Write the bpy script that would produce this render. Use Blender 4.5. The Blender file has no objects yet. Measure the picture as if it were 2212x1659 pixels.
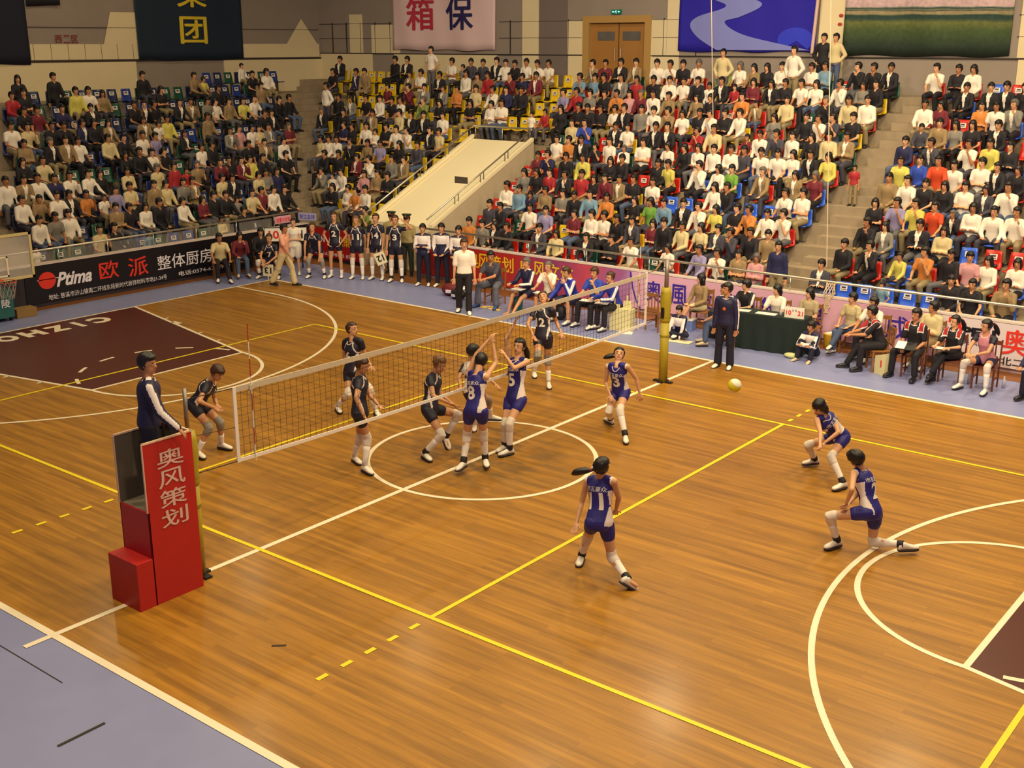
import bpy, bmesh, math, random
from mathutils import Vector, Matrix
from mathutils.bvhtree import BVHTree
random.seed(7)
SC = bpy.context.scene
COL = SC.collection
# ------------------------------------------------------------------ camera
W_PX, H_PX, F_PX = 2212.0, 1659.0, 2513.455
cam_data = bpy.data.cameras.new('camera'); cam = bpy.data.objects.new('camera', cam_data); COL.objects.link(cam)
_yaw, _pit = 2.2444, -0.2858
_fw = Vector((math.cos(_pit)*math.cos(_yaw), math.cos(_pit)*math.sin(_yaw), math.sin(_pit)))
cam.location = (11.3002, -13.3967, 6.3653)
cam.rotation_euler = _fw.to_track_quat('-Z', 'Y').to_euler()
cam_data.sensor_width = 36.0
cam_data.lens = 36.0*F_PX/W_PX
cam_data.clip_end = 200
SC.camera = cam
# ------------------------------------------------------------------ colour management
SC.view_settings.view_transform = 'Standard'
SC.view_settings.look = 'None'
SC.view_settings.exposure = 0.0
SC.view_settings.gamma = 1.0
SC.view_settings.use_curve_mapping = False
# ------------------------------------------------------------------ world: dim bounced light under the hall roof
world = bpy.data.worlds.new('world'); SC.world = world; world.use_nodes = True
_bg = world.node_tree.nodes['Background']
_bg.inputs['Color'].default_value = (0.48, 0.32, 0.50, 1)
_bg.inputs['Strength'].default_value = 0.30
# ------------------------------------------------------------------ ceiling lamps (light sources; their housings are built with the hall)
LAMPS = []
for x, ys in ((-20.6, (5.4, 11.2)), (-12.1, (-2, 4.5, 11)), (-4, (-7, 0, 7, 13)), (3, (-8, -1, 6, 13)), (10, (-8, -1, 6, 13))):
    for y in ys: LAMPS.append((x, y, 12.6))
for i, (x, y, z) in enumerate(LAMPS):
    ld = bpy.data.lights.new('hall_lamp_light', 'AREA'); ld.shape = 'DISK'; ld.size = 0.9
    ld.energy = {-21: 130, -12: 125, -4: 320, 3: 500, 10: 590}[round(x)]
    ld.color = (1.0, 0.80, 0.45)
    lo = bpy.data.objects.new('hall_lamp_light', ld); lo.location = (x, y, z-0.06); COL.objects.link(lo)
# added unseen fill spots that brighten the far seats and the walls
for (x, y, z, tx, ty, tz, e) in ((6, -4, 11.5, -3, 15, 2.5, 3200), (0, -2, 11.5, -10, 16, 3.5, 2900), (10, 0, 11.5, 4, 14, 2, 1700), (-6, 2, 11.8, -12, 20, 7, 1100), (2, 4, 11.8, 0, 20, 7, 900), (-10, 0, 11.8, -25, 9, 5, 900)):
    ld = bpy.data.lights.new('added_fill_spot', 'SPOT'); ld.energy = e*1.5; ld.color = (1.0, 0.84, 0.60); ld.spot_size = 1.25; ld.spot_blend = 0.8; ld.shadow_soft_size = 0.35
    lo = bpy.data.objects.new('added_fill_spot', ld); lo.location = (x, y, z); COL.objects.link(lo)
    lo.rotation_euler = (Vector((tx, ty, tz))-Vector((x, y, z))).to_track_quat('-Z', 'Y').to_euler()

# ------------------------------------------------------------------ materials
def lin(c):
    return tuple(((v/12.92) if v <= 0.04045 else ((v+0.055)/1.055)**2.4) for v in c)
def hexc(h):
    return lin(tuple(int(h[i:i+2], 16)/255 for i in (0, 2, 4)))
MATS = {}
def mat(name, col, rough=0.6, metal=0.0, noise=0.0, nscale=8.0, emis=0.0, bump=0.0, alpha=1.0, spec=0.5):
    if name in MATS: return MATS[name]
    m = bpy.data.materials.new(name); m.use_nodes = True
    nt = m.node_tree; b = nt.nodes['Principled BSDF']
    c = hexc(col) if isinstance(col, str) else col
    b.inputs['Base Color'].default_value = (*c, 1); m.diffuse_color = (*c, 1)
    b.inputs['Roughness'].default_value = rough; b.inputs['Metallic'].default_value = metal
    b.inputs['Specular IOR Level'].default_value = spec
    if noise or bump:
        tc = nt.nodes.new('ShaderNodeTexCoord'); nz = nt.nodes.new('ShaderNodeTexNoise')
        nz.inputs['Scale'].default_value = nscale; nz.inputs['Detail'].default_value = 4
        nt.links.new(tc.outputs['Object'], nz.inputs['Vector'])
        if noise:
            mx = nt.nodes.new('ShaderNodeMix'); mx.data_type = 'RGBA'; mx.blend_type = 'MIX'
            mx.inputs['A'].default_value = (*[v*(1-noise) for v in c], 1)
            mx.inputs['B'].default_value = (*[min(1, v*(1+noise)) for v in c], 1)
            nt.links.new(nz.outputs['Fac'], mx.inputs['Factor']); nt.links.new(mx.outputs['Result'], b.inputs['Base Color'])
        if bump:
            bp = nt.nodes.new('ShaderNodeBump'); bp.inputs['Strength'].default_value = bump; bp.inputs['Distance'].default_value = 0.01
            nt.links.new(nz.outputs['Fac'], bp.inputs['Height']); nt.links.new(bp.outputs['Normal'], b.inputs['Normal'])
    if emis:
        b.inputs['Emission Color'].default_value = (*c, 1); b.inputs['Emission Strength'].default_value = emis
    if alpha < 1: b.inputs['Alpha'].default_value = alpha
    MATS[name] = m
    return m

# ------------------------------------------------------------------ mesh builder
class MB:
    def __init__(s): s.v = []; s.f = []; s.m = []
    def add(s, vs, fs, mi=0):
        o = len(s.v); s.v += [tuple(v) for v in vs]; s.f += [tuple(i+o for i in f) for f in fs]; s.m += [mi]*len(fs)
    def box(s, x0, x1, y0, y1, z0, z1, mi=0, M=None):
        vs = [Vector((x, y, z)) for z in (z0, z1) for y in (y0, y1) for x in (x0, x1)]
        if M: vs = [M @ v for v in vs]
        s.add(vs, [(0, 2, 3, 1), (4, 5, 7, 6), (0, 1, 5, 4), (2, 6, 7, 3), (0, 4, 6, 2), (1, 3, 7, 5)], mi)
        return s
    def prism(s, poly, M, d, mi=0):           # polygon in the XY of matrix M, thickness d along its Z
        n = len(poly); vs = [M @ Vector((x, y, 0)) for x, y in poly]+[M @ Vector((x, y, d)) for x, y in poly]
        s.add(vs, [tuple(range(n-1, -1, -1)), tuple(range(n, 2*n))]+[(i, (i+1) % n, n+(i+1) % n, n+i) for i in range(n)], mi)
        return s
    def tube(s, pts, rad, seg=8, mi=0, closed=False):
        pts = [Vector(p) for p in pts]; n = len(pts); rings = []
        if not hasattr(rad, '__len__'): rad = [rad]*n
        prev = None
        for i in range(n):
            if closed: d = pts[(i+1) % n]-pts[i-1]
            else: d = pts[min(i+1, n-1)]-pts[max(i-1, 0)]
            if d.length < 1e-9: d = Vector((0, 0, 1))
            d.normalize()
            if prev is None:
                a = d.orthogonal().normalized()
            else:
                a = prev-d*prev.dot(d)
                a = a.normalized() if a.length > 1e-6 else d.orthogonal().normalized()
            prev = a; b = d.cross(a)
            rings.append([pts[i]+(a*math.cos(2*math.pi*k/seg)+b*math.sin(2*math.pi*k/seg))*rad[i] for k in range(seg)])
        vs = [v for r in rings for v in r]; fs = []
        for i in range(n if closed else n-1):
            j = (i+1) % n
            for k in range(seg): fs.append((i*seg+k, i*seg+(k+1) % seg, j*seg+(k+1) % seg, j*seg+k))
        if not closed: fs += [tuple(range(seg-1, -1, -1)), tuple((n-1)*seg+k for k in range(seg))]
        s.add(vs, fs, mi); return s
    def loft(s, rings, mi=0):                  # rings: lists of equally many points, capped
        seg = len(rings[0]); vs = [v for r in rings for v in r]; fs = []
        for i in range(len(rings)-1):
            for k in range(seg): fs.append((i*seg+k, i*seg+(k+1) % seg, (i+1)*seg+(k+1) % seg, (i+1)*seg+k))
        fs += [tuple(range(seg-1, -1, -1)), tuple((len(rings)-1)*seg+k for k in range(seg))]
        s.add(vs, fs, mi); return s
    def ell(s, c, ax, ay, az, nu=12, nv=8, mi=0, fn=None):   # ellipsoid; ax, ay, az are axis vectors
        c = Vector(c); vs = [c-az]; fs = []
        for j in range(1, nv):
            t = -math.pi/2+math.pi*j/nv
            for i in range(nu):
                p = 2*math.pi*i/nu
                vs.append(c+ax*(math.cos(t)*math.cos(p))+ay*(math.cos(t)*math.sin(p))+az*math.sin(t))
        vs.append(c+az)
        if fn: vs = [fn(v) for v in vs]
        for i in range(nu): fs.append((0, 1+(i+1) % nu, 1+i))
        for j in range(nv-2):
            for i in range(nu):
                a = 1+j*nu+i; b = 1+j*nu+(i+1) % nu
                fs.append((a, b, b+nu, a+nu))
        o = 1+(nv-2)*nu; L = len(vs)-1
        for i in range(nu): fs.append((o+i, o+(i+1) % nu, L))
        s.add(vs, fs, mi); return s
    def ball(s, c, r, nu=12, nv=8, mi=0): return s.ell(c, Vector((r, 0, 0)), Vector((0, r, 0)), Vector((0, 0, r)), nu, nv, mi)
    def caps(s, a, b, ra, rb, seg=10, mi=0):   # tapered capsule
        a = Vector(a); b = Vector(b); d = b-a; L = d.length
        if L < 1e-6: return s.ball(a, ra, seg, 6, mi)
        d.normalize(); x = d.orthogonal().normalized(); y = d.cross(x); rings = []
        for t in (-.95, -.6, 0):
            rr = ra*math.sqrt(max(0, 1-t*t)); rings.append([a+d*(t*ra)+(x*math.cos(2*math.pi*k/seg)+y*math.sin(2*math.pi*k/seg))*rr for k in range(seg)])
        for t in (0, .6, .95):
            rr = rb*math.sqrt(max(0, 1-t*t)); rings.append([b+d*(t*rb)+(x*math.cos(2*math.pi*k/seg)+y*math.sin(2*math.pi*k/seg))*rr for k in range(seg)])
        return s.loft(rings, mi)
    def mesh(s, name, mats, smooth=False):
        me = bpy.data.meshes.new(name); me.from_pydata([tuple(v) for v in s.v], [], s.f)
        for m in (mats if isinstance(mats, (list, tuple)) else [mats]): me.materials.append(m)
        for p, i in zip(me.polygons, s.m): p.material_index = i; p.use_smooth = smooth
        bm = bmesh.new(); bm.from_mesh(me); bmesh.ops.recalc_face_normals(bm, faces=bm.faces); bm.to_mesh(me); bm.free()
        return me
    def build(s, name, mats, parent=None, loc=(0, 0, 0), rz=0, smooth=False):
        o = bpy.data.objects.new(name, s.mesh(name, mats, smooth)); COL.objects.link(o)
        o.location = loc; o.rotation_euler = (0, 0, rz)
        if parent is not None: o.parent = parent
        return o
def place(name, me, parent=None, loc=(0, 0, 0), rz=0):
    o = bpy.data.objects.new(name, me); COL.objects.link(o); o.location = loc; o.rotation_euler = (0, 0, rz)
    if parent is not None: o.parent = parent
    return o
def tag(o, label, cat, group=None, kind=None):
    o['label'] = label; o['category'] = cat
    if group: o['group'] = group
    if kind: o['kind'] = kind
    return o
def struct(o): o['kind'] = 'structure'; return o
def empty(name, loc=(0, 0, 0), rz=0):
    o = bpy.data.objects.new(name, None); o.empty_display_size = 0.1; COL.objects.link(o); o.location = loc; o.rotation_euler = (0, 0, rz); return o
def bevel(o, w=0.01, seg=2):
    m = o.modifiers.new('bevel', 'BEVEL'); m.width = w; m.segments = seg; m.limit_method = 'ANGLE'; return o

def remesh(mb, voxel, smooth_it=2):
    me = bpy.data.meshes.new('tmp'); me.from_pydata([tuple(v) for v in mb.v], [], mb.f)
    bm = bmesh.new(); bm.from_mesh(me); bmesh.ops.recalc_face_normals(bm, faces=bm.faces); bm.to_mesh(me); bm.free()
    o = bpy.data.objects.new('tmp', me); COL.objects.link(o)
    r = o.modifiers.new('r', 'REMESH'); r.mode = 'VOXEL'; r.voxel_size = voxel; r.use_smooth_shade = True
    if smooth_it:
        sm = o.modifiers.new('s', 'SMOOTH'); sm.factor = 0.5; sm.iterations = smooth_it
    dg = bpy.context.evaluated_depsgraph_get()
    out = bpy.data.meshes.new_from_object(o.evaluated_get(dg))
    bpy.data.objects.remove(o); bpy.data.meshes.remove(me)
    for p in out.polygons: p.use_smooth = True
    return out

# ------------------------------------------------------------------ lettering
_txt = {}
def glyphs(text, bold=0.0, shear=0.0):
    """verts (2D, cap height about 1, origin centre) and triangles of a piece of lettering"""
    key = (text, bold, shear)
    if key in _txt: return _txt[key]
    c = bpy.data.curves.new('t', 'FONT'); c.body = text; c.size = 1.0; c.offset = bold; c.shear = shear; c.resolution_u = 3
    o = bpy.data.objects.new('t', c); COL.objects.link(o)
    dg = bpy.context.evaluated_depsgraph_get(); dg.update()
    me = bpy.data.meshes.new_from_object(o.evaluated_get(dg))
    bm = bmesh.new(); bm.from_mesh(me); bmesh.ops.triangulate(bm, faces=bm.faces)
    vs = [(v.co.x, v.co.y) for v in bm.verts]; bm.verts.ensure_lookup_table()
    fs = [tuple(v.index for v in f.verts) for f in bm.faces]
    bm.free(); bpy.data.objects.remove(o); bpy.data.curves.remove(c); bpy.data.meshes.remove(me)
    x0 = min(v[0] for v in vs); x1 = max(v[0] for v in vs); y0 = min(v[1] for v in vs); y1 = max(v[1] for v in vs)
    vs = [((x-(x0+x1)/2), (y-(y0+y1)/2)) for x, y in vs]
    _txt[key] = (vs, fs, x1-x0, y1-y0)
    return _txt[key]
def write(mb, text, centre, right, up, height, width=None, mi=0, off=0.006, bold=0.0, shear=0.0):
    if bold > 0 and any(ord(c) > 0x2e80 for c in text):       # dense characters are thickened by overprinting
        r_ = Vector(right).normalized(); u_ = Vector(up).normalized(); hh = height*bold*.9
        for i, (a, b) in enumerate(((-1, 0), (1, 0), (0, 1), (0, -1))): write(mb, text, Vector(centre)+r_*a*hh+u_*b*hh*.6, right, up, height, width, mi, off+.0004*i, 0, shear)
        return
    vs, fs, w, h = glyphs(text, bold, shear)
    right = Vector(right).normalized(); up = Vector(up).normalized(); n = right.cross(up)
    sy = height/h; sx = (width/w) if width else sy
    c = Vector(centre)+n*off
    mb.add([c+right*(x*sx)+up*(y*sy) for x, y in vs], fs, mi)
def decal(name, target_bvh, text, centre, right, up, height, width, material, parent, bold=0.02, off=0.006, depth=0.3):
    """lettering laid on a curved surface"""
    if any(ord(c) > 0x2e80 for c in text): bold = 0
    vs, fs, w, h = glyphs(text, bold)
    me = bpy.data.meshes.new(name); me.from_pydata([(x*width/w, y*height/h, 0) for x, y in vs], [], fs)
    bm = bmesh.new(); bm.from_mesh(me)
    for _ in range(3):
        long = [e for e in bm.edges if e.calc_length() > 0.03]
        if not long: break
        bmesh.ops.subdivide_edges(bm, edges=long, cuts=1); bmesh.ops.triangulate(bm, faces=bm.faces)
    right = Vector(right).normalized(); up = Vector(up); up = (up-right*up.dot(right)).normalized(); n = right.cross(up)
    c = Vector(centre)
    for v in bm.verts:
        p = c+right*v.co.x+up*v.co.y+n*depth
        hit = target_bvh.ray_cast(p, -n, depth*2)
        v.co = (hit[0]+n*off) if hit[0] is not None else (c+right*v.co.x+up*v.co.y)
    bm.to_mesh(me); bm.free(); me.materials.append(material)
    return place(name, me, parent)
# ================================================================== THE HALL
WB, HB, LB, LV, XA, R3, HX, RC = 7.454, 4.523, 13.88, 8.926, 3.019, 6.19, 12.436, 1.819
def Yk(k): return 11.1+.705*k
def Zk(k): return .31+.42*k
def Xk(k): return -16.4-.705*k

def wood_material():
    m = bpy.data.materials.new('court_parquet'); m.use_nodes = True; nt = m.node_tree; b = nt.nodes['Principled BSDF']
    tc = nt.nodes.new('ShaderNodeTexCoord'); mp = nt.nodes.new('ShaderNodeMapping'); nt.links.new(tc.outputs['Object'], mp.inputs['Vector'])
    br = nt.nodes.new('ShaderNodeTexBrick'); br.inputs['Scale'].default_value = 1.0
    br.inputs['Brick Width'].default_value = 1.6; br.inputs['Row Height'].default_value = 0.075; br.inputs['Mortar Size'].default_value = 0.0016
    br.inputs['Color1'].default_value = (0.30, 0.136, 0.011, 1); br.inputs['Color2'].default_value = (0.39, 0.182, 0.015, 1)
    br.inputs['Mortar'].default_value = (0.22, 0.088, 0.022, 1); br.offset = 0.37; br.inputs['Bias'].default_value = 0.1
    nt.links.new(mp.outputs['Vector'], br.inputs['Vector'])
    mp2 = nt.nodes.new('ShaderNodeMapping'); mp2.inputs['Scale'].default_value = (0.35, 5.5, 1); nt.links.new(tc.outputs['Object'], mp2.inputs['Vector'])
    nz = nt.nodes.new('ShaderNodeTexNoise'); nz.inputs['Scale'].default_value = 1.3; nz.inputs['Detail'].default_value = 6; nz.inputs['Roughness'].default_value = 0.65
    nt.links.new(mp2.outputs['Vector'], nz.inputs['Vector'])
    cr = nt.nodes.new('ShaderNodeValToRGB'); cr.color_ramp.elements[0].position = 0.36; cr.color_ramp.elements[0].color = (0.62, 0.58, 0.55, 1)
    cr.color_ramp.elements[1].position = 0.62; cr.color_ramp.elements[1].color = (1.08, 1.06, 1.0, 1)
    nt.links.new(nz.outputs['Fac'], cr.inputs['Fac'])
    mx = nt.nodes.new('ShaderNodeMix'); mx.data_type = 'RGBA'; mx.blend_type = 'MULTIPLY'; mx.inputs['Factor'].default_value = 0.92
    nt.links.new(br.outputs['Color'], mx.inputs['A']); nt.links.new(cr.outputs['Color'], mx.inputs['B'])
    # scuffs left by shoes in the middle of the court
    nz2 = nt.nodes.new('ShaderNodeTexNoise'); nz2.inputs['Scale'].default_value = 2.2; nz2.inputs['Detail'].default_value = 5
    mp3 = nt.nodes.new('ShaderNodeMapping'); mp3.inputs['Scale'].default_value = (0.8, 2.2, 1); nt.links.new(tc.outputs['Object'], mp3.inputs['Vector']); nt.links.new(mp3.outputs['Vector'], nz2.inputs['Vector'])
    vl = nt.nodes.new('ShaderNodeVectorMath'); vl.operation = 'LENGTH'; nt.links.new(tc.outputs['Object'], vl.inputs[0])
    mr = nt.nodes.new('ShaderNodeMapRange'); mr.inputs['From Min'].default_value = 2.1; mr.inputs['From Max'].default_value = 0.4; nt.links.new(vl.outputs['Value'], mr.inputs['Value'])
    cr2 = nt.nodes.new('ShaderNodeValToRGB'); cr2.color_ramp.elements[0].position = 0.42; cr2.color_ramp.elements[1].position = 0.60
    nt.links.new(nz2.outputs['Fac'], cr2.inputs['Fac'])
    mu = nt.nodes.new('ShaderNodeMath'); mu.operation = 'MULTIPLY'; nt.links.new(mr.outputs['Result'], mu.inputs[0]); nt.links.new(cr2.outputs['Color'], mu.inputs[1])
    mu2 = nt.nodes.new('ShaderNodeMath'); mu2.operation = 'MULTIPLY'; mu2.inputs[1].default_value = 0.75; nt.links.new(mu.outputs['Value'], mu2.inputs[0])
    mx2 = nt.nodes.new('ShaderNodeMix'); mx2.data_type = 'RGBA'; mx2.inputs['B'].default_value = (0.085, 0.062, 0.03, 1)
    nt.links.new(mu2.outputs['Value'], mx2.inputs['Factor']); nt.links.new(mx.outputs['Result'], mx2.inputs['A'])
    nt.links.new(mx2.outputs['Result'], b.inputs['Base Color'])
    b.inputs['Roughness'].default_value = 0.42
    b.inputs['Specular IOR Level'].default_value = 0.45
    b.inputs['Coat Weight'].default_value = 0.17; b.inputs['Coat Roughness'].default_value = 0.17
    return m
M_WOOD = wood_material()
M_BLUEFLOOR = mat('blue_sports_vinyl', '8086b6', 0.42, noise=0.07, nscale=2.5)
M_LINEW = mat('white_line_paint', 'e9dcc4', 0.4, noise=0.05, nscale=6)
M_LINEY = mat('yellow_line_paint', 'e6cf1c', 0.4, noise=0.04, nscale=6)
M_KEY = mat('maroon_key_paint', '4a150e', 0.36, noise=0.12, nscale=3)
M_CONC = mat('grandstand_concrete', '93826c', 0.85, noise=0.2, nscale=3.5, bump=0.2)
M_CONC2 = mat('pale_concrete', 'b5a58c', 0.85, noise=0.1, nscale=2.5)
M_WHITEW = mat('cream_painted_plaster', 'e9dcb8', 0.7, noise=0.03, nscale=1.5)
M_WALLG = mat('grey_wall_panel', '8c8078', 0.85, noise=0.08, nscale=2)
M_WALLC = mat('cream_wall_tile', 'd6c6a2', 0.7, noise=0.06, nscale=1.5)
M_WALLD = mat('dim_wall_recess', '6f6360', 0.85, noise=0.06, nscale=2)
M_JOINT = mat('dark_joint', '2e2620', 0.8)
M_STEEL = mat('polished_steel', 'c9c2b4', 0.38, metal=0.9)
M_DSTEEL = mat('dull_steel', '77706a', 0.4, metal=0.8)
M_BROWNW = mat('brown_floor_board', '7a4a22', 0.5, noise=0.15, nscale=5)
M_BLACK = mat('black_plastic', '131016', 0.5)
M_NAVYC = mat('dark_navy_cloth', '10102a', 0.8, noise=0.1)

fl = MB().box(-15.9, 16.5, -17.5, 10.9, -0.2, 0.0).build('floor', M_BLUEFLOOR); struct(fl)
o = MB().box(-LB, LB, -WB, WB, 0.0, 0.003).build('parquet', M_WOOD, fl)
# brown boards along the foot of the barriers
o = MB().box(-15.7, 16, 9.78, 10.9, 0.0, 0.004).box(-15.7, -15.34, -4, 9.78, 0, 0.004).box(-13.4, -9.2, 9.45, 9.78, 0, 0.004).build('border_board', M_BROWNW, fl)
def quad(mb, a, b, w, z=0.006):
    a = Vector((a[0], a[1], z)); b = Vector((b[0], b[1], z)); d = (b-a).normalized(); n = Vector((-d.y, d.x, 0))*w/2
    mb.add([a-n, b-n, b+n, a+n], [(0, 1, 2, 3)])
def arc(mb, cx, cy, R, a0, a1, w, z=0.006, n=64):
    vs = []; fs = []
    for i in range(n+1):
        a = math.radians(a0+(a1-a0)*i/n)
        for r in (R-w/2, R+w/2): vs.append((cx+r*math.cos(a), cy+r*math.sin(a), z))
    for i in range(n): fs.append((2*i, 2*i+1, 2*i+3, 2*i+2))
    mb.add(vs, fs)
# maroon keys
k = MB()
for s in (-1, 1):
    k.add([(s*LB, -3, .0045), (s*8.2, -1.8, .0045), (s*8.2, 1.8, .0045), (s*LB, 3, .0045)], [(0, 1, 2, 3) if s < 0 else (3, 2, 1, 0)])
k.build('painted_key', M_KEY, fl)
w = MB(); LW = 0.072
for s in (-1, 1):
    quad(w, (-LB, s*WB), (LB, s*WB), LW+.02); quad(w, (s*LB, -WB), (s*LB, WB), LW, .0064)
    quad(w, (s*LB, 3), (s*8.2, 1.8), LW); quad(w, (s*LB, -3), (s*8.2, -1.8), LW); quad(w, (s*8.2, -1.8), (s*8.2, 1.8), LW, .0064)
    a0 = 90 if s > 0 else -90
    arc(w, s*8.2, 0, 1.8, a0, a0+180, LW, .0068, 48)
    for q in range(6):
        b0 = a0+180+12+q*27.5; arc(w, s*8.2, 0, 1.8, b0, b0+12, LW, .0068, 6)
    arc(w, s*HX, 0, R3, a0, a0+180, LW, .0072, 96)
    for t in (-1, 1):
        quad(w, (s*HX, t*R3), (s*LB, t*R3), LW)
        for f, ww in ((.30, .06), (.40, .30), (.62, .06), (.78, .06)):
            x = s*(LB-(LB-8.2)*f); y = t*(3-1.2*f); quad(w, (x, y+t*.02), (x+.0, y+t*.14), ww)
quad(w, (0, -WB-.35), (0, WB), LW+.01, .0068)
arc(w, 0, 0, RC, 0, 360, LW, .0072, 128)
w.build('white_line', M_LINEW, fl)
y_ = MB()
for s in (-1, 1):
    quad(y_, (-LV, s*HB), (LV, s*HB), .06, .0076); quad(y_, (s*LV, -HB), (s*LV, HB), .06, .0080); quad(y_, (s*XA, -HB), (s*XA, HB), .06, .0080)
    for t in (-1, 1):
        for q in range(5): quad(y_, (s*XA, t*(HB+.2+q*.35)), (s*XA, t*(HB+.35+q*.35)), .06, .0080)
y_.build('yellow_line', M_LINEY, fl)
lt = MB()
for ch, y in zip('CIZHON', (1.62, 1.05, .52, -.10, -.72, -1.30)):
    write(lt, ch, (-13.27, y, .0072), (0, -1, 0), (1, 0, 0), .60, .13 if ch == 'I' else .50, off=0, bold=.06)
lt.build('floor_lettering', M_LINEW, fl)
sc = MB()
for (x, y, l, a) in ((6.6, -6.9, .22, .5), (2.0, -8.6, .5, 1.57), (3.6, -9.0, .3, .3), (5.2, -9.4, .25, .6), (2.1, -6.1, .16, .8)):
    quad(sc, (x, y), (x+l*math.cos(a), y+l*math.sin(a)), .035, .0066)
quad(sc, (-4.2, -7.95), (1.0, -7.95), .012, .004)
sc.build('scuff_mark', M_JOINT, fl)

# ------------------------------------------------------------------ grandstand tiers
g = MB(); XL, YF, XR = -25.35, 20.1, 9.5
for kk in range(0, 12):
    z0 = Zk(kk-1) if kk else 0.0
    yb = 10.55 if kk == 0 else Yk(kk); xb = -15.85 if kk == 0 else Xk(kk)
    z1 = Zk(kk)
    if kk <= 6:                                            # the players' tunnel interrupts the lower tiers
        g.box(XL, -13.42, yb, YF, z0, z1); g.box(-10.98, XR, yb, YF, z0, z1)
        g.box(-13.42, -10.98, 15.52, YF, z0, z1)
    else: g.box(XL, XR, yb, YF, z0, z1)
    if kk < 11: g.box(XL, xb, -6, yb, z0, z1)
    if kk:                                                  # half steps of the three aisles
        h0, h1 = Zk(kk-1), Zk(kk-1)+.21
        g.box(-.62, .42, yb-.34, yb, h0, h1)
        g.box(xb+.02, xb+.36, yb-1.2, yb-.0, h0, h1)
        if kk > 6: g.box(-11.2, -10.2, yb-.34, yb, h0, h1)
g.build('floor_tiers', M_CONC)
struct(bpy.data.objects['floor_tiers'])
# ------------------------------------------------------------------ walls
LEDGE = 5.92
wf = MB().box(XL-.3, -12.35, YF, YF+.4, 4.5, 12.9).box(-9.65, XR, YF, YF+.4, 4.5, 12.9).box(-12.35, -9.65, YF, YF+.4, 7.2, 12.9).build('wall_far', M_WALLG); struct(wf)
o = MB()
for (a, b) in ((-25.35, -22.4), (-21.2, -16.1), (-14.95, -14.24), (-12.95, -12.35), (-9.65, -8.6), (-4.0, -3.1), (1.8, 3.4)): o.box(a, b, YF-.035, YF, 4.93, LEDGE)
for (a, b, t) in ((-23.6, -22.9, 7.4), (-22.4, -21.31, 7.0), (-14.95, -14.24, 12.9), (-13.0, -12.35, 7.05), (-9.65, -9.08, 7.05), (-9.07, -8.6, 12.9), (-3.9, -3.14, 12.9), (-21.3, -20.9, 7.0), (1.75, 2.6, 12.9)): o.box(a, b, YF-.035, YF, LEDGE+.04, t)
o.build('cream_wall_area', M_WALLC, wf)
o = MB().box(-20.4, -16.2, YF-.03, YF, 4.93, LEDGE).box(-14.2, -13.02, YF-.03, YF, 4.93, 9.0).build('recess_panel', M_WALLD, wf)
o = MB().box(XL, -12.4, YF-.05, YF, LEDGE, LEDGE+.035).box(-9.6, XR, YF-.05, YF, LEDGE, LEDGE+.035)
for x in (-24.6, -23.8, -23.0, -22.2, -21.4, -15.5, -12.97, -9.2, -8.0, 2.6): o.box(x, x+.015, YF-.045, YF, LEDGE, 7.1)
for z in (6.5, 7.05): o.box(-16, -12.4, YF-.042, YF, z, z+.012); o.box(-9.6, -8.6, YF-.042, YF, z, z+.012); o.box(1.7, XR, YF-.042, YF, z, z+.012); o.box(XL, -21.3, YF-.042, YF, z, z+.012)
o.build('wall_joint', M_JOINT, wf)
wl = MB().box(XL-.3, XL, -6, YF+.4, 4.2, 12.9).build('wall_left', M_WALLG); struct(wl)
o = MB().box(XL, XL+.035, -6, 11.4, 4.51, LEDGE-.2).box(XL, XL+.035, 15.2, YF, 4.51, LEDGE-.2)
o.box(XL, XL+.03, 7.5, 20.0, LEDGE-.12, 6.3)
o.add([(XL+.032, 10.2, 6.3), (XL+.032, 11.6, 6.3), (XL+.032, 11.6, 7.35), (XL+.032, 10.55, 7.35)], [(0, 1, 2, 3)])  # slanted pale patches above the tile band, in the same cream
o.add([(XL+.032, 18.3, 6.3), (XL+.032, 19.9, 6.3), (XL+.032, 19.1, 7.25)], [(0, 1, 2)])
o.build('cream_wall_area', M_WALLC, wl)
o = MB().box(XL, XL+.05, -6, YF, LEDGE-.2, LEDGE-.14)
for i in range(14): o.box(XL, XL+.036, 7.6+i*.62, 7.612+i*.62, LEDGE-.12, 6.3)
o.box(XL, XL+.036, 7.5, 11.5, 6.83, 6.845); o.box(XL, XL+.036, 15.9, 20, 6.83, 6.845)
o.build('wall_joint', M_JOINT, wl)
t = MB()
for ch, y in zip('西二区', (8.53, 8.83, 9.12)): write(t, ch, (XL+.04, y, 6.46), (0, 1, 0), (0, 0, 1), .24, .24, bold=.02)
t.build('section_lettering', mat('dark_red_paint', '7c1d22', 0.6), wl)
# the ceiling, high above
ce = MB().box(XL-.3, 16.6, -17.6, YF+.4, 12.9, 13.1).build('ceiling', mat('ceiling_board', '6b6460', 0.9)); struct(ce)
for i, (x, y, z) in enumerate(LAMPS):
    h = MB().loft([[Vector((x+r*math.cos(a*math.pi/8), y+r*math.sin(a*math.pi/8), zz)) for a in range(16)] for r, zz in ((.42, z-.04), (.40, z+.05), (.16, z+.25), (.12, z+.3))])
    o = h.build('ceiling_lamp', M_DSTEEL, smooth=False); tag(o, 'round metal bell lamp hanging under the hall ceiling', 'lamp', 'lamps under the ceiling')
    MB().box(x-.01, x+.01, y-.01, y+.01, z+.3, 12.9).build('hanger', M_DSTEEL, o)
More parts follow.
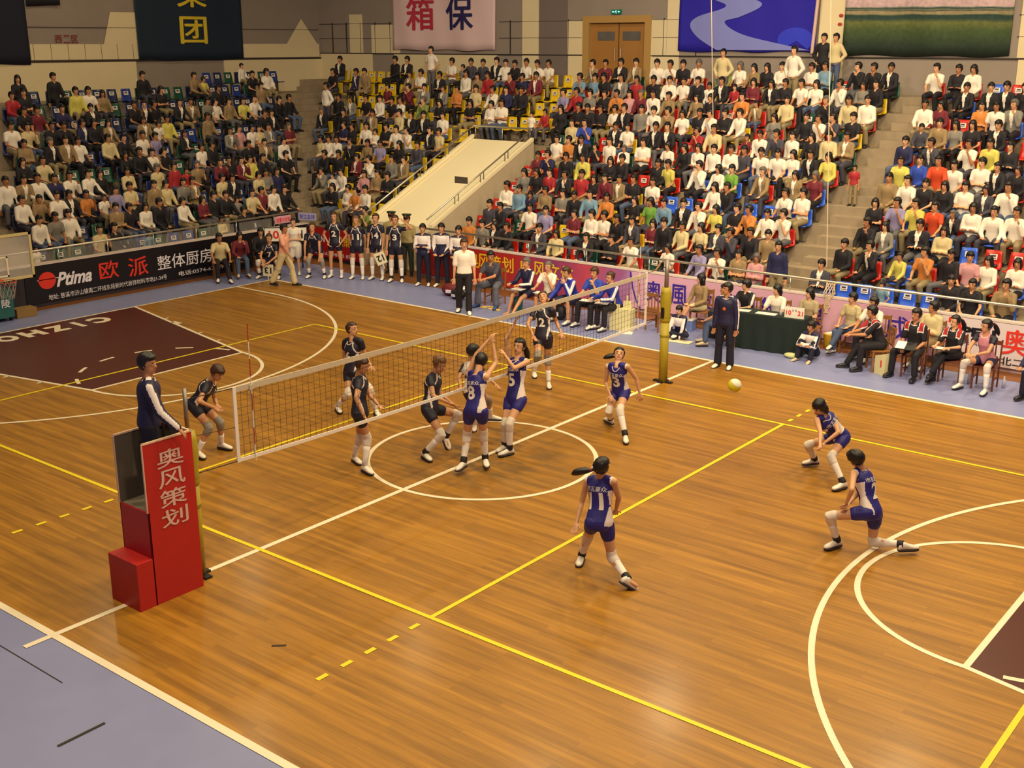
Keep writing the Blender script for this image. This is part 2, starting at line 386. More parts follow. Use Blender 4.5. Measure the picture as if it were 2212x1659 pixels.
# ------------------------------------------------------------------ door
M_DOOR = mat('tan_door_veneer', '9a6c34', 0.5, noise=0.1, nscale=3); M_DFR = mat('tan_door_frame', 'a9854c', 0.5)
d = MB().box(-12.1, -9.9, YF+.12, YF+.17, 4.93, 6.98).build('door_1', M_DOOR); struct(d)
MB().box(-12.35, -12.1, YF-.06, YF+.2, 4.93, 7.2).box(-9.9, -9.65, YF-.06, YF+.2, 4.93, 7.2).box(-12.1, -9.9, YF-.06, YF+.2, 6.98, 7.2).build('door_frame', M_DFR, d)
MB().box(-11.005, -10.99, YF+.1, YF+.125, 4.93, 6.98).build('meeting_gap', M_JOINT, d)
for cx in (-11.5, -10.5):
    MB().box(cx-.34, cx+.34, YF+.1, YF+.13, 6.42, 6.70).build('vision_panel', mat('dark_door_glass', '5d5a58', 0.15, noise=.3, nscale=3), d)
for cx in (-11.12, -10.88): MB().tube([(cx, YF+.06, 5.75), (cx, YF+.06, 6.15)], .015).build('door_handle', M_STEEL, d)
ex = empty('exit_sign', (-11.0, YF-.07, 7.32)); tag(ex, 'small glowing green running-man exit sign over the tan double door', 'exit sign')
MB().box(-.19, .19, -.03, .03, -.07, .07).build('sign_box', mat('sign_green', '0c5a4c', 0.4, emis=.4), ex)
t = MB()
for sx in (-1, 1):
    t.add([(sx*.16, -.034, 0), (sx*.10, -.034, -.035), (sx*.10, -.034, .035)], [(0, 1, 2)]); t.box(min(sx*.10, sx*.075), max(sx*.10, sx*.075), -.034, -.032, -.012, .012)
t.ball((.01, -.036, .04), .012, 8, 6); t.tube([(.0, -.036, .028), (-.015, -.036, -.005), (.02, -.036, -.03), (.015, -.036, -.055)], .008, 6); t.tube([(-.015, -.036, -.005), (-.045, -.036, -.03)], .008, 6); t.tube([(.03, -.036, .01), (-.035, -.036, .018)], .006, 6)
t.build('sign_symbol', mat('sign_light', '9ff0e0', 0.4, emis=1.0), ex)

# ------------------------------------------------------------------ cloth banners on the walls
def cloth(name, label, x0, x1, z0, z1, mat_, left=False, y=YF-.09, wave=.02, nx=40, nz=20, cat='banner', fold=1):
    """a hanging cloth with shallow folds; on the left wall x runs along +y. Returns (object, surface function)"""
    ph = random.random()*6
    def S(a, z, off=0):
        wv = wave*(math.sin(a*2.1+ph)+.5*math.sin(a*4.7+z*1.3+ph))*min(1, (z1-z)/2+.3)*fold
        if left: return Vector((XL+.09+off+wv, a, z))
        return Vector((a, y-off-wv, z))
    mb = MB(); vs = []; fs = []
    for off in (0, -.006):
        for j in range(nz+1):
            for i in range(nx+1):
                a = x0+(x1-x0)*i/nx; z = z0+(z1-z0)*j/nz
                if j == 0: z += .025*math.sin(a*3+ph)
                vs.append(S(a, z, off))
    n = (nx+1)*(nz+1)
    for j in range(nz):
        for i in range(nx):
            q = j*(nx+1)+i; fs += [(q, q+1, q+nx+2, q+nx+1), (n+q+nx+1, n+q+nx+2, n+q+1, n+q)]
    for i in range(nx): fs += [(i, n+i, n+i+1, i+1), (nz*(nx+1)+i+1, n+nz*(nx+1)+i+1, n+nz*(nx+1)+i, nz*(nx+1)+i)]
    for j in range(nz): q = j*(nx+1); fs += [(q+nx+1, n+q+nx+1, n+q, q), (q+nx, n+q+nx, n+q+nx+nx+1, q+nx+nx+1)]
    mb.add(vs, fs)
    o = mb.build(name, mat_, smooth=True); tag(o, label, cat)
    return o, S
def cloth_text(o, S, text, ca, cz, h, w, material, name='lettering', bold=.03):
    vs, fs, gw, gh = glyphs(text, 0); V2, F2 = [], []
    for i, (dx, dy) in enumerate(((0, 0), (-bold, 0), (bold, 0), (0, bold*.7), (0, -bold*.7))):
        n0 = len(V2); V2 += [(ca+x*w/gw+dx*w, cz+y*h/gh+dy*h, .0006*i) for x, y in vs]; F2 += [tuple(q+n0 for q in f) for f in fs]
    me = bpy.data.meshes.new(name); me.from_pydata(V2, [], F2)
    bm = bmesh.new(); bm.from_mesh(me)
    for _ in range(3):
        long = [e for e in bm.edges if e.calc_length() > .12]
        if not long: break
        bmesh.ops.subdivide_edges(bm, edges=long, cuts=1); bmesh.ops.triangulate(bm, faces=bm.faces)
    for v in bm.verts: v.co = S(v.co.x, v.co.y, .03+v.co.z)
    bm.to_mesh(me); bm.free(); me.materials.append(material); return place(name, me, o)
cloth('wall_banner', 'dark navy cloth banner at the far left end of the left wall', 2.0, 7.45, 5.68, 12.0, M_NAVYC, left=True)
cloth('wall_banner', 'short black cloth banner hung high beside the navy one on the left wall', 7.5, 8.68, 7.5, 11.0, mat('black_cloth', '0d0b16', .8), left=True)
o, S = cloth('wall_banner', 'dark green banner with gold characters on the left wall', 11.5, 16.1, 5.75, 12.0, mat('dark_teal_cloth', '0e2238', .8, noise=.12), left=True)
M_GOLD = mat('gold_print', 'd2b82a', .6)
cloth_text(o, S, '团', 13.87, 6.78, .92, 1.15, M_GOLD, bold=.02); cloth_text(o, S, '集', 13.87, 8.08, 1.0, 1.25, M_GOLD, bold=.02)
o, S = cloth('wall_banner', 'pinkish white banner with one red and one navy character', -21.2, -16.15, 6.08, 12.0, mat('pale_pink_cloth', 'd9bcc0', .8, noise=.03), wave=.035)
cloth_text(o, S, '箱', -19.72, 7.38, 1.15, 1.3, mat('crimson_print', 'b02a44', .6), bold=.02); cloth_text(o, S, '保', -17.8, 7.38, 1.15, 1.3, mat('navy_print', '1e1a55', .6), bold=.022)
# blue banner with a pale winding ribbon and a round blue moon
def printed(nm, fn):
    m = bpy.data.materials.new(nm); m.use_nodes = True; nt = m.node_tree; b = nt.nodes['Principled BSDF']; b.inputs['Roughness'].default_value = .8
    fn(nt, b); return m
o, S = cloth('wall_banner', 'royal blue banner with a pale winding ribbon along the far wall', -8.62, -3.95, 6.09, 11.5, mat('royal_blue_cloth', '1e14a0', .8, noise=.06))
def ribbon(parent, S, left_pts, right_pts, material, name):
    mb = MB(); n = len(left_pts); vs = []
    for (a, b) in zip(left_pts, right_pts):
        for i in range(9):
            t_ = i/8; vs.append(S(a[0]+(b[0]-a[0])*t_, a[1]+(b[1]-a[1])*t_, .025))
    fs = [(j*9+i, j*9+i+1, (j+1)*9+i+1, (j+1)*9+i) for j in range(n-1) for i in range(8)]
    mb.add(vs, fs); return mb.build(name, material, parent, smooth=True)
def cat_spline(p, n=8):
    out = []
    for i in range(len(p)-1):
        p0, p1, p2, p3 = p[max(i-1, 0)], p[i], p[i+1], p[min(i+2, len(p)-1)]
        for q in range(n):
            t_ = q/n; out.append(tuple(.5*((2*b)+(c-a)*t_+(2*a-5*b+4*c-d_)*t_*t_+(3*b-a-3*c+d_)*t_**3) for a, b, c, d_ in zip(p0, p1, p2, p3)))
    out.append(p[-1]); return out
A = cat_spline([(-7.9, 8.6), (-7.55, 7.75), (-6.95, 7.42), (-7.95, 7.12), (-8.2, 6.86), (-7.9, 6.5), (-7.2, 6.13)])
B = cat_spline([(-6.9, 8.6), (-6.35, 7.8), (-5.75, 7.45), (-6.4, 7.12), (-6.97, 6.95), (-6.2, 6.55), (-4.1, 6.13)])
ribbon(o, S, A, B, mat('pale_blue_print', '7a80c8', .8, noise=.1, nscale=2), 'ribbon_print')
mb = MB(); pts = [(-4.6+.58*math.cos(a*math.pi/24), 6.42+.36*math.sin(a*math.pi/24)) for a in range(-6, 31)]
pts = [p for p in pts if p[0] < -3.97]
mb.add([S(p[0], p[1], .02) for p in pts]+[S(-4.55, 6.4, .02)], [(i, i+1, len(pts)) for i in range(len(pts)-1)]); mb.build('moon_print', mat('moon_blue_print', '2a35c8', .8), o)
def meadow(nt, b):
    tc = nt.nodes.new('ShaderNodeTexCoord'); sp = nt.nodes.new('ShaderNodeSeparateXYZ'); nt.links.new(tc.outputs['Object'], sp.inputs[0])
    nz = nt.nodes.new('ShaderNodeTexNoise'); nz.inputs['Scale'].default_value = 5; nz.inputs['Detail'].default_value = 8
    mp = nt.nodes.new('ShaderNodeMapping'); mp.inputs['Scale'].default_value = (.25, 1, 1.6); nt.links.new(tc.outputs['Object'], mp.inputs['Vector']); nt.links.new(mp.outputs['Vector'], nz.inputs['Vector'])
    wv = nt.nodes.new('ShaderNodeMath'); wv.operation = 'MULTIPLY_ADD'; wv.inputs[1].default_value = .10; nt.links.new(nz.outputs['Fac'], wv.inputs[0]); nt.links.new(sp.outputs['Z'], wv.inputs[2])
    # the horizon dips a little to the right
    ad = nt.nodes.new('ShaderNodeMath'); ad.operation = 'MULTIPLY_ADD'; ad.inputs[1].default_value = .012; nt.links.new(sp.outputs['X'], ad.inputs[0]); nt.links.new(wv.outputs[0], ad.inputs[2])
    mr = nt.nodes.new('ShaderNodeMapRange'); mr.inputs['From Min'].default_value = 6.0; mr.inputs['From Max'].default_value = 7.6; nt.links.new(ad.outputs[0], mr.inputs['Value'])
    cr = nt.nodes.new('ShaderNodeValToRGB'); e = cr.color_ramp.elements
    stops = [(0, '142018'), (.2, '1a2c20'), (.45, '3a4c28'), (.58, '5c6232'), (.64, '203a34'), (.70, '1e3634'), (.72, '86805a'), (.765, '8a7a68'), (.775, '20302c'), (.79, '6a7058'), (.81, '203634'), (.83, '5a6a62'), (.845, 'b59aa0'), (1.0, 'c0a4aa')]
    while len(e) < len(stops): e.new(.5)
    for s_, (p_, h_) in zip(e, stops): s_.position = p_; s_.color = (*hexc(h_), 1)
    nt.links.new(mr.outputs[0], cr.inputs['Fac'])
    nz2 = nt.nodes.new('ShaderNodeTexNoise'); nz2.inputs['Scale'].default_value = 9; nz2.inputs['Detail'].default_value = 6; nt.links.new(tc.outputs['Object'], nz2.inputs['Vector'])
    mx = nt.nodes.new('ShaderNodeMix'); mx.data_type = 'RGBA'; mx.blend_type = 'OVERLAY'; mx.inputs['Factor'].default_value = .5
    nt.links.new(cr.outputs['Color'], mx.inputs['A']); nt.links.new(nz2.outputs['Fac'], mx.inputs['B']); nt.links.new(mx.outputs['Result'], b.inputs['Base Color'])
cloth('wall_banner', 'large landscape print banner of a green meadow under a pale sky', -3.1, 1.55, 6.0, 11.5, printed('meadow_print', meadow), wave=.04)
o = MB().tube([(-3.98, YF-.24, 6.05), (-3.80, YF-.24, 9.5)], .05, 8).build('banner_pole', mat('pinkish_pole', 'c9a8a0', .5)); tag(o, 'pale pole leaning beside the royal blue banner', 'pole')
mb = MB()
for (x, z) in ((-3.24, 7.1), (-3.26, 6.86)): mb.ell((x, YF-.05, z), Vector((.07, 0, 0)), Vector((0, .01, 0)), Vector((0, 0, .05)))
o = mb.build('red_wall_mark', mat('red_mark', 'a8281c', .6), wf)

# ------------------------------------------------------------------ barriers round the court
M_BANN = mat('banner_black_vinyl', '0a0713', .4)
M_CAP = mat('pale_barrier_cap', 'cdbdb8', .5)
bl = MB().box(-15.85, -15.68, -4, 10.4, 0, 1.05).build('wall_barrier_left', mat('barrier_dark', '2b2430', .7)); struct(bl)
MB().box(-15.86, -15.64, -4, 10.42, 1.05, 1.085).build('cap', M_CAP, bl)
bf = MB().box(-10.98, XR, 10.4, 10.55, 0, 1.0).build('wall_barrier_far', mat('barrier_pale', 'b69ba2', .7)); struct(bf)
MB().box(-10.98, XR, 10.36, 10.56, 1.0, 1.03).build('cap', M_CAP, bf)
bc = MB().box(-15.85, -13.44, 10.4, 10.55, 0, .99).build('wall_barrier_corner', mat('barrier_dark', '2b2430', .7)); struct(bc)
def board(name, label, p0, p1, z0, z1, material, cat='advertising banner'):
    p0 = Vector(p0); p1 = Vector(p1); d_ = (p1-p0); n = d_.cross(Vector((0, 0, 1))).normalized()   # faces the court
    o = MB(); a, b = p0, p1
    vs = [(a.x, a.y, z0), (b.x, b.y, z0), (b.x, b.y, z1), (a.x, a.y, z1)]; vs += [tuple(Vector(v)+n*.02) for v in vs]
    o.add(vs, [(3, 2, 1, 0), (4, 5, 6, 7), (0, 1, 5, 4), (1, 2, 6, 5), (2, 3, 7, 6), (3, 0, 4, 7)])
    o = o.build(name, material); tag(o, label, cat)
    return o, n
# left: black kitchen banner.  Text runs along +y
o, n = board('court_banner', 'long black banner with a red ball logo and white lettering along the left barrier', (-15.677, 1.15, 0), (-15.677, 10.3, 0), .10, 1.045, M_BANN)
XB = -15.655
M_LRED = mat('banner_red', 'dd3322', .5); M_LWH = mat('banner_white', 'e8e2f0', .5)
mb = MB(); N = 28
mb.add([(XB+.004, 1.74+.235*math.cos(2*math.pi*i/N), .645+.215*math.sin(2*math.pi*i/N)) for i in range(N)], [tuple(range(N))]); lg = mb
write(mb, '欧', (XB, 3.49, .66), (0, 1, .0), (0, 0, 1), .46, .56, bold=.018, shear=.0); write(mb, '派', (XB, 4.37, .62), (0, 1, 0), (0, 0, 1), .50, .60, bold=.018)
mb.build('red_lettering', M_LRED, o)
mb = MB()
mb.box(XB, XB+.004, 1.48, 2.05, .665, .685)
write(mb, 'Ptima', (XB, 2.48, .62), (0, 1, 0), (0, 0, 1), .36, 1.0, bold=.03, shear=.35)
write(mb, '整体厨房', (XB, 5.87, .61), (0, 1, 0), (0, 0, 1), (.38), 1.80, bold=.008)
write(mb, '地址: 慈溪市浒山镇南二环线东段新时代装饰材料市场31-34号', (XB, 3.48, .21), (0, 1, 0), (0, 0, 1), .14, 3.5, bold=.0)
write(mb, '电话:0574-6383999', (XB, 6.5, .225), (0, 1, 0), (0, 0, 1), .13, 1.75, bold=.01)
mb.build('white_lettering', M_LWH, o)
write_red = MB(); write(write_red, 'i', (XB+.002, 2.37, .65), (0, 1, 0), (0, 0, 1), .01, .01)
# corner: red banner
M_RED = mat('banner_scarlet', 'a31418', .5); M_YEL = mat('banner_yellow', 'e0b820', .5)
o, n = board('court_banner', 'red banner with yellow characters and white telephone digits behind the standing players', (-15.6, 10.39, 0), (-13.46, 10.39, 0), .12, 1.0, M_RED)
mb = MB(); write(mb, 'OPEN', (-15.2, 10.36, .66), (1, 0, 0), (0, 0, 1), .2, .62, bold=.03); write(mb, '电话:63898685 8508', (-14.45, 10.36, .24), (1, 0, 0), (0, 0, 1), .13, 1.75, bold=.01); mb.build('white_lettering', M_LWH, o)
mb = MB(); write(mb, '奥风策划', (-14.1, 10.36, .66), (1, 0, 0), (0, 0, 1), .30, 1.15, bold=.015); mb.build('yellow_lettering', M_YEL, o)
# far, left part: red to violet banner with yellow characters
def redviolet(nt, b):
    tc = nt.nodes.new('ShaderNodeTexCoord'); sp = nt.nodes.new('ShaderNodeSeparateXYZ'); nt.links.new(tc.outputs['Object'], sp.inputs[0])
    nz = nt.nodes.new('ShaderNodeTexNoise'); nz.inputs['Scale'].default_value = 1.6; nz.inputs['Detail'].default_value = 3; nt.links.new(tc.outputs['Object'], nz.inputs['Vector'])
    ad = nt.nodes.new('ShaderNodeMath'); ad.operation = 'MULTIPLY_ADD'; ad.inputs[1].default_value = 2.2; nt.links.new(nz.outputs['Fac'], ad.inputs[0]); nt.links.new(sp.outputs['X'], ad.inputs[2])
    mr = nt.nodes.new('ShaderNodeMapRange'); mr.inputs['From Min'].default_value = -8.4; mr.inputs['From Max'].default_value = -2.6; nt.links.new(ad.outputs[0], mr.inputs['Value'])
    cr = nt.nodes.new('ShaderNodeValToRGB'); e = cr.color_ramp.elements
    st = [(0, '9c1a14'), (.35, 'a82420'), (.55, '8a3a6a'), (.72, 'c0485a'), (.9, '9a5a90'), (1, 'a878a8')]
    while len(e) < len(st): e.new(.5)
    for s_, (p_, h_) in zip(e, st): s_.position = p_; s_.color = (*hexc(h_), 1)
    nt.links.new(mr.outputs[0], cr.inputs['Fac']); nt.links.new(cr.outputs['Color'], b.inputs['Base Color']); b.inputs['Roughness'].default_value = .5
o, n = board('court_banner', 'red to violet banner with yellow characters behind the visitors bench', (-10.95, 10.36, 0), (-3.95, 10.36, 0), .10, .99, printed('red_violet_print', redviolet))
mb = MB()
for ch, x in zip('奥风策划奥风文体', (-9.0, -8.62, -8.2, -7.78, -7.2, -6.74, -6.28, -5.85)): write(mb, ch, (x, 10.335, .70), (1, 0, 0), (0, 0, 1), .40, .38, bold=.018)
mb.build('yellow_lettering', M_YEL, o)
M_PINK = mat('banner_pink', 'd3a3bd', .5, noise=.05, nscale=1.2); M_VIO = mat('banner_violet', '3a2496', .5)
o, n = board('court_banner', 'pink banner with bold violet characters behind the scorers table', (-3.93, 10.36, 0), (3.53, 10.36, 0), .10, .99, M_PINK)
mb = MB()
for ch, x in zip('奥風策劃無限成', (-3.27, -2.55, -1.9, -1.2, -.2, .86, 2.75)): write(mb, ch, (x, 10.335, .58), (1, 0, 0), (0, 0, 1), .50, .48, bold=.018)
mb.box(-.74, -.69, 10.33, 10.338, .42, .86); mb.box(-.62, -.57, 10.33, 10.338, .42, .88)
mb.tube([(-3.93, 10.34, .98), (-3.86, 10.34, .6), (-3.75, 10.34, .3), (-3.62, 10.34, .12)], .022, 6)
mb.build('violet_lettering', M_VIO, o)
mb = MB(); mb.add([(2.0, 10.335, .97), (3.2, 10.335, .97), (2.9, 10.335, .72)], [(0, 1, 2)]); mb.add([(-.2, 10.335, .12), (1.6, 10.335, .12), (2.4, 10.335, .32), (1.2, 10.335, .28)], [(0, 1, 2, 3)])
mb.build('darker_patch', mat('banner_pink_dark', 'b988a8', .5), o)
o, n = board('court_banner', 'white banner with a red ribbon logo, black OPEN and a red character', (3.56, 10.36, 0), (9.4, 10.36, 0), .10, .99, mat('banner_white_vinyl', 'dccbd0', .5))
mb = MB()
P = cat_spline([(3.80, .92), (3.93, .90), (3.99, .74), (3.97, .60), (3.88, .52)], 6)
mb.tube([(p[0], 10.338, p[1]) for p in P], [.05+.045*math.sin(math.pi*min(1, i/len(P)*1.1)) for i in range(len(P))], 8)
P = cat_spline([(3.62, .78), (3.63, .62), (3.70, .50), (3.78, .44)], 6)
mb.tube([(p[0], 10.338, p[1]) for p in P], [.012+.03*math.sin(math.pi*i/len(P)) for i in range(len(P))], 8)
for v in range(len(mb.v)): mb.v[v] = (mb.v[v][0], 10.338+(mb.v[v][1]-10.338)*.1, mb.v[v][2])
write(mb, '奥风企划', (6.0, 10.335, .64), (1, 0, 0), (0, 0, 1), .52, 2.2, bold=.02); mb.build('red_logo', M_LRED, o)
mb = MB(); write(mb, 'PEN', (4.42, 10.335, .73), (1, 0, 0), (0, 0, 1), .19, .68, bold=.06); write(mb, '奥风企划', (4.42, 10.335, .53), (1, 0, 0), (0, 0, 1), .14, .62, bold=.01)
write(mb, '地址:', (4.08, 10.335, .24), (1, 0, 0), (0, 0, 1), .16, .46, bold=.02); write(mb, '路北二环', (5.12, 10.335, .24), (1, 0, 0), (0, 0, 1), .17, .95, bold=.02)
mb.build('black_lettering', mat('banner_ink', '120e18', .5), o)

# ------------------------------------------------------------------ rails
def rail(name, label, pts, posts, r=.028, zfoot=1.0, lower=None):
    mb = MB(); mb.tube(pts, r, 10); o = mb.build(name, M_STEEL, smooth=True); tag(o, label, 'railing')
    for p in posts: MB().tube([(p[0], p[1], p[3] if len(p) > 3 else zfoot), (p[0], p[1], p[2])], .016, 8).build('post', M_STEEL, o, smooth=True)
    if lower: MB().tube(lower, .010, 6).build('lower_rail', M_STEEL, o)
    return o
rail('handrail', 'long polished steel handrail above the far banners', [(-10.9, 10.48, 1.36), (9.4, 10.48, 1.33)], [(-10.9+1.85*i, 10.48, 1.35, 1.02) for i in range(11)])
lr = rail('handrail', 'steel handrail with clear panels above the black banner on the left', [(-15.78, -2, 1.38), (-15.78, 10.3, 1.44)], [(-15.78, -2+1.4*i, 1.40, 1.07) for i in range(9)])
gm = bpy.data.materials.new('clear_acrylic'); gm.use_nodes = True; b_ = gm.node_tree.nodes['Principled BSDF']; b_.inputs['Base Color'].default_value = (.85, .82, .8, 1); b_.inputs['Roughness'].default_value = .1; b_.inputs['Alpha'].default_value = .07
for i in range(8): MB().box(-15.785, -15.775, -1.9+1.4*i, -.7+1.4*i, 1.10, 1.36).build('clear_panel', gm, lr)
# ------------------------------------------------------------------ the players' tunnel with its sloping cream roof
vt = MB()
vt.add([(-13.4, 10.9, 0), (-11, 10.9, 0), (-11, 15.5, 0), (-13.4, 15.5, 0), (-13.4, 10.9, 1.3), (-11, 10.9, 1.3), (-11, 15.5, 3.4), (-13.4, 15.5, 3.4)],
       [(3, 2, 1, 0), (4, 5, 6, 7), (0, 1, 5, 4), (1, 2, 6, 5), (2, 3, 7, 6), (3, 0, 4, 7)])
vt = vt.build('wall_tunnel', M_WHITEW); struct(vt)
for x in (-13.46, -11.06):
    mb = MB(); mb.add([(x, 10.86, 1.30), (x+.12, 10.86, 1.30), (x+.12, 15.55, 3.44), (x, 15.55, 3.44), (x, 10.86, 1.4), (x+.12, 10.86, 1.4), (x+.12, 15.55, 3.54), (x, 15.55, 3.54)],
       [(3, 2, 1, 0), (4, 5, 6, 7), (0, 1, 5, 4), (1, 2, 6, 5), (2, 3, 7, 6), (3, 0, 4, 7)]); mb.build('kerb', M_WHITEW, vt)
mb = MB(); mb.add([(-10.94, 10.56, 0), (-10.94, 10.56, 1.15), (-10.94, 15.55, 3.40), (-10.94, 15.55, 0), (-10.99, 10.56, 0), (-10.99, 10.56, 1.15), (-10.99, 15.55, 3.40), (-10.99, 15.55, 0)],
   [(0, 1, 2, 3), (7, 6, 5, 4), (0, 4, 5, 1), (1, 5, 6, 2), (2, 6, 7, 3), (3, 7, 4, 0)]); mb.build('concrete_cheek', M_CONC2, vt)
MB().box(-12.05, -11.55, 13.1, 13.12, 2.25, 2.5).build('vent_slot', M_DSTEEL, vt)
def slope(y): return 1.3+(y-10.9)*2.1/4.6
for x, lb in ((-13.40, 'steel handrail up the left edge of the cream tunnel roof'), (-11.0, 'steel handrail up the right edge of the cream tunnel roof')):
    mb = MB(); mb.tube([(x, 10.7, slope(10.7)+.36), (x, 15.45, slope(15.45)+.36)], .024, 10); o = mb.build('handrail', M_STEEL, smooth=True); tag(o, lb, 'railing')
    for y in (11.9, 12.05, 13.05, 13.2, 14.2, 14.35): MB().tube([(x, y, slope(y)+.08), (x, y, slope(y)+.36)], .014, 6).build('post', M_DSTEEL, o)
rail('handrail', 'steel guard rail across the top of the cream tunnel roof', [(-13.4, 15.5, 3.76), (-13.36, 15.56, 3.80), (-11.04, 15.56, 3.80), (-11.0, 15.5, 3.76)], [(-13.3, 15.56, 3.8, 3.4), (-12.2, 15.56, 3.8, 3.4), (-11.1, 15.56, 3.8, 3.4)])
# ropes from the roof
for p0, p1, lb in (((-5.06, 15, 12.9), (-4.45, 15.0, 4.4), 'thin pale rope hanging from the roof in front of the blue banner'), ((-1.25, 14, 12.9), (.35, 12.05, 1.35), 'thin pale rope hanging from the roof down the right aisle')):
    o = MB().tube([p0, p1], .011, 6).build('hanging_rope', mat('pale_rope', 'cfb79a', .8)); tag(o, lb, 'rope')
mb = MB()
for i in range(10):
    a = i*.63; mb.tube([(1.18+.10*math.cos(a), 10.42, 1.33), (1.2+.12*math.cos(a+1), 10.32-.05*math.sin(a), 1.12), (1.18+.05*math.cos(a+2), 10.31, 1.0), (1.17+.07*math.cos(a+.5), 10.31, .82), (1.16+.04*math.sin(a), 10.31, .68)], .009, 5)
o = mb.build('rope_coil', mat('pale_rope', 'cfb79a', .8)); tag(o, 'knotted coil of pale rope hanging on the rail over the pink banner', 'rope')
# ================================================================== PEOPLE
M_EYE = mat('eye_dark', '1a1010', .3); M_LIP = mat('lips', '8a4238', .5); M_EYEW = mat('eye_white', 'd8cfc4', .4)
SKIN = [mat('skin_%d' % i, c, .55, noise=.04, nscale=9) for i, c in enumerate(('c48e68', 'b47c56', 'cf9c78', 'a8704c'))]
HAIR = {'black': mat('hair_black', '120c10', .45, noise=.3, nscale=40), 'brown': mat('hair_brown', '3e2414', .5, noise=.25, nscale=40), 'grey': mat('hair_grey', '5a5450', .6, noise=.25, nscale=40), 'blond': mat('hair_blond', '6e4a28', .5, noise=.2, nscale=40)}
CL = {'w': 'e2d8cc', 'c': 'c9b88c', 'k': '16121c', 'n': '1c1e4a', 'g': '7b7670', 'b': '6e8ea8', 'B': '2642a8', 'r': 'a0222c', 'R': 'c8441e', 'o': 'c47a38', 'y': 'c8be5c', 'p': 'c48e94', 'm': '6a1c2c', 't': '8c7452', 'e': '7e8a44', 'E': '6a9a3c', 'l': '8c84b0', 'd': '3c3a48', 'D': '2a2c40'}
CNAME = {'w': 'white', 'c': 'cream', 'k': 'black', 'n': 'navy', 'g': 'grey', 'b': 'pale blue', 'B': 'bright blue', 'r': 'red', 'R': 'orange-red', 'o': 'orange', 'y': 'yellow', 'p': 'pink', 'm': 'maroon', 't': 'tan', 'e': 'olive green', 'E': 'lime green', 'l': 'lavender', 'd': 'charcoal', 'D': 'dark blue'}
def fabric(c): return mat('cloth_'+c, CL[c], .8, noise=.10, nscale=7, bump=.25)
M_DENIM = mat('denim', '4a5878', .8, noise=.15, nscale=9); M_SHOEW = mat('shoe_white', 'e6e0d8', .5); M_SHOEB = mat('shoe_black', '16141a', .4); M_SOLE = mat('shoe_sole', '24202a', .6)
M_SOCK = mat('sock_white', 'e8e0dc', .8, bump=.2, nscale=30); M_PAD = mat('knee_pad_white', 'd8ccc4', .8, bump=.2, nscale=20); M_PADG = mat('knee_pad_grey', '8c857c', .8); M_ANK = mat('ankle_brace_black', '17141c', .7)
M_BLUEJ = mat('jersey_blue', '1f1a78', .6, noise=.08, nscale=8); M_WHITEJ = mat('jersey_white', 'e2d6d4', .6); M_BLACKJ = mat('jersey_black', '14122a', .6, noise=.1); M_NUM = mat('jersey_print', 'e4dcd4', .6)
M_NAVYT = mat('track_navy', '15153e', .6, noise=.1); M_ROYT = mat('track_royal', '1f2f9c', .6, noise=.1)

def V(p): return Vector(p)
class Fig:
    """joint positions of a figure, relative to its base point"""
    def __init__(s, J, h, look=None):
        s.J = {k: V(v) for k, v in J.items()}; s.h = h; J = s.J
        if 'pel' not in J: J['pel'] = (J['hiL']+J['hiR'])/2
        s.k = h/1.75
        s.up = (J['che']-J['pel']).normalized()
        side = (J['shL']-J['shR']); side = (side-s.up*side.dot(s.up)).normalized(); s.side = side
        s.fwd = side.cross(s.up).normalized()
        hs = (J['hiL']-J['hiR']); s.hside = (hs-s.up*hs.dot(s.up)).normalized(); s.hfwd = s.hside.cross(s.up).normalized()
        s.hup = (J['hed']-J['che']).normalized()
        lk = V(look) if look is not None else s.fwd
        lk = (lk-s.hup*lk.dot(s.hup)*.85)
        s.look = lk.normalized(); s.hup = (s.hup-s.look*s.hup.dot(s.look)).normalized(); s.hside2 = s.hup.cross(s.look)
def ring(c, a, b, ra, rb, seg=16, sq=0.0):
    return [c+a*(ra*math.cos(2*math.pi*i/seg)*(1+sq*abs(math.sin(4*math.pi*i/seg)) ))+b*(rb*math.sin(2*math.pi*i/seg)) for i in range(seg)]
def torso(mb, F, inf=0.0, z0=-.10, z1=1.0, female=False, fat=1.0, seg=16):
    """loft up the trunk; parameter 0 = hip joints, 1 = base of the neck"""
    J = F.J; k = F.k; P, Ct = J['pel'], J['che']; out = []
    prof = [(-.16, .105, .085), (-.05, .158, .112), (.06, .165, .115), (.22, .150, .105), (.40, .132, .096), (.56, .140, .104), (.72, .158, .114), (.84, .160, .108), (.91, .138, .094), (.965, .092, .074), (1.03, .058, .058)]
    if female: prof = [(-.16, .105, .085), (-.05, .162, .115), (.06, .166, .118), (.22, .142, .100), (.40, .118, .088), (.56, .126, .098), (.70, .142, .118), (.82, .150, .102), (.93, .134, .084), (.985, .082, .066), (1.03, .054, .053)]
    for t, a, b in prof:
        if t < z0 or t > z1: continue
        m = max(0, min(1, t)); sd = (F.hside*(1-m)+F.side*m).normalized(); fd = (F.hfwd*(1-m)+F.fwd*m).normalized()
        c = P+(Ct-P)*t; f2 = fat if .0 < t < .8 else 1+(fat-1)*.5
        out.append(ring(c, sd, fd, (a*f2)*k+inf, (b*f2)*k+inf, seg))
    mb.loft(out)
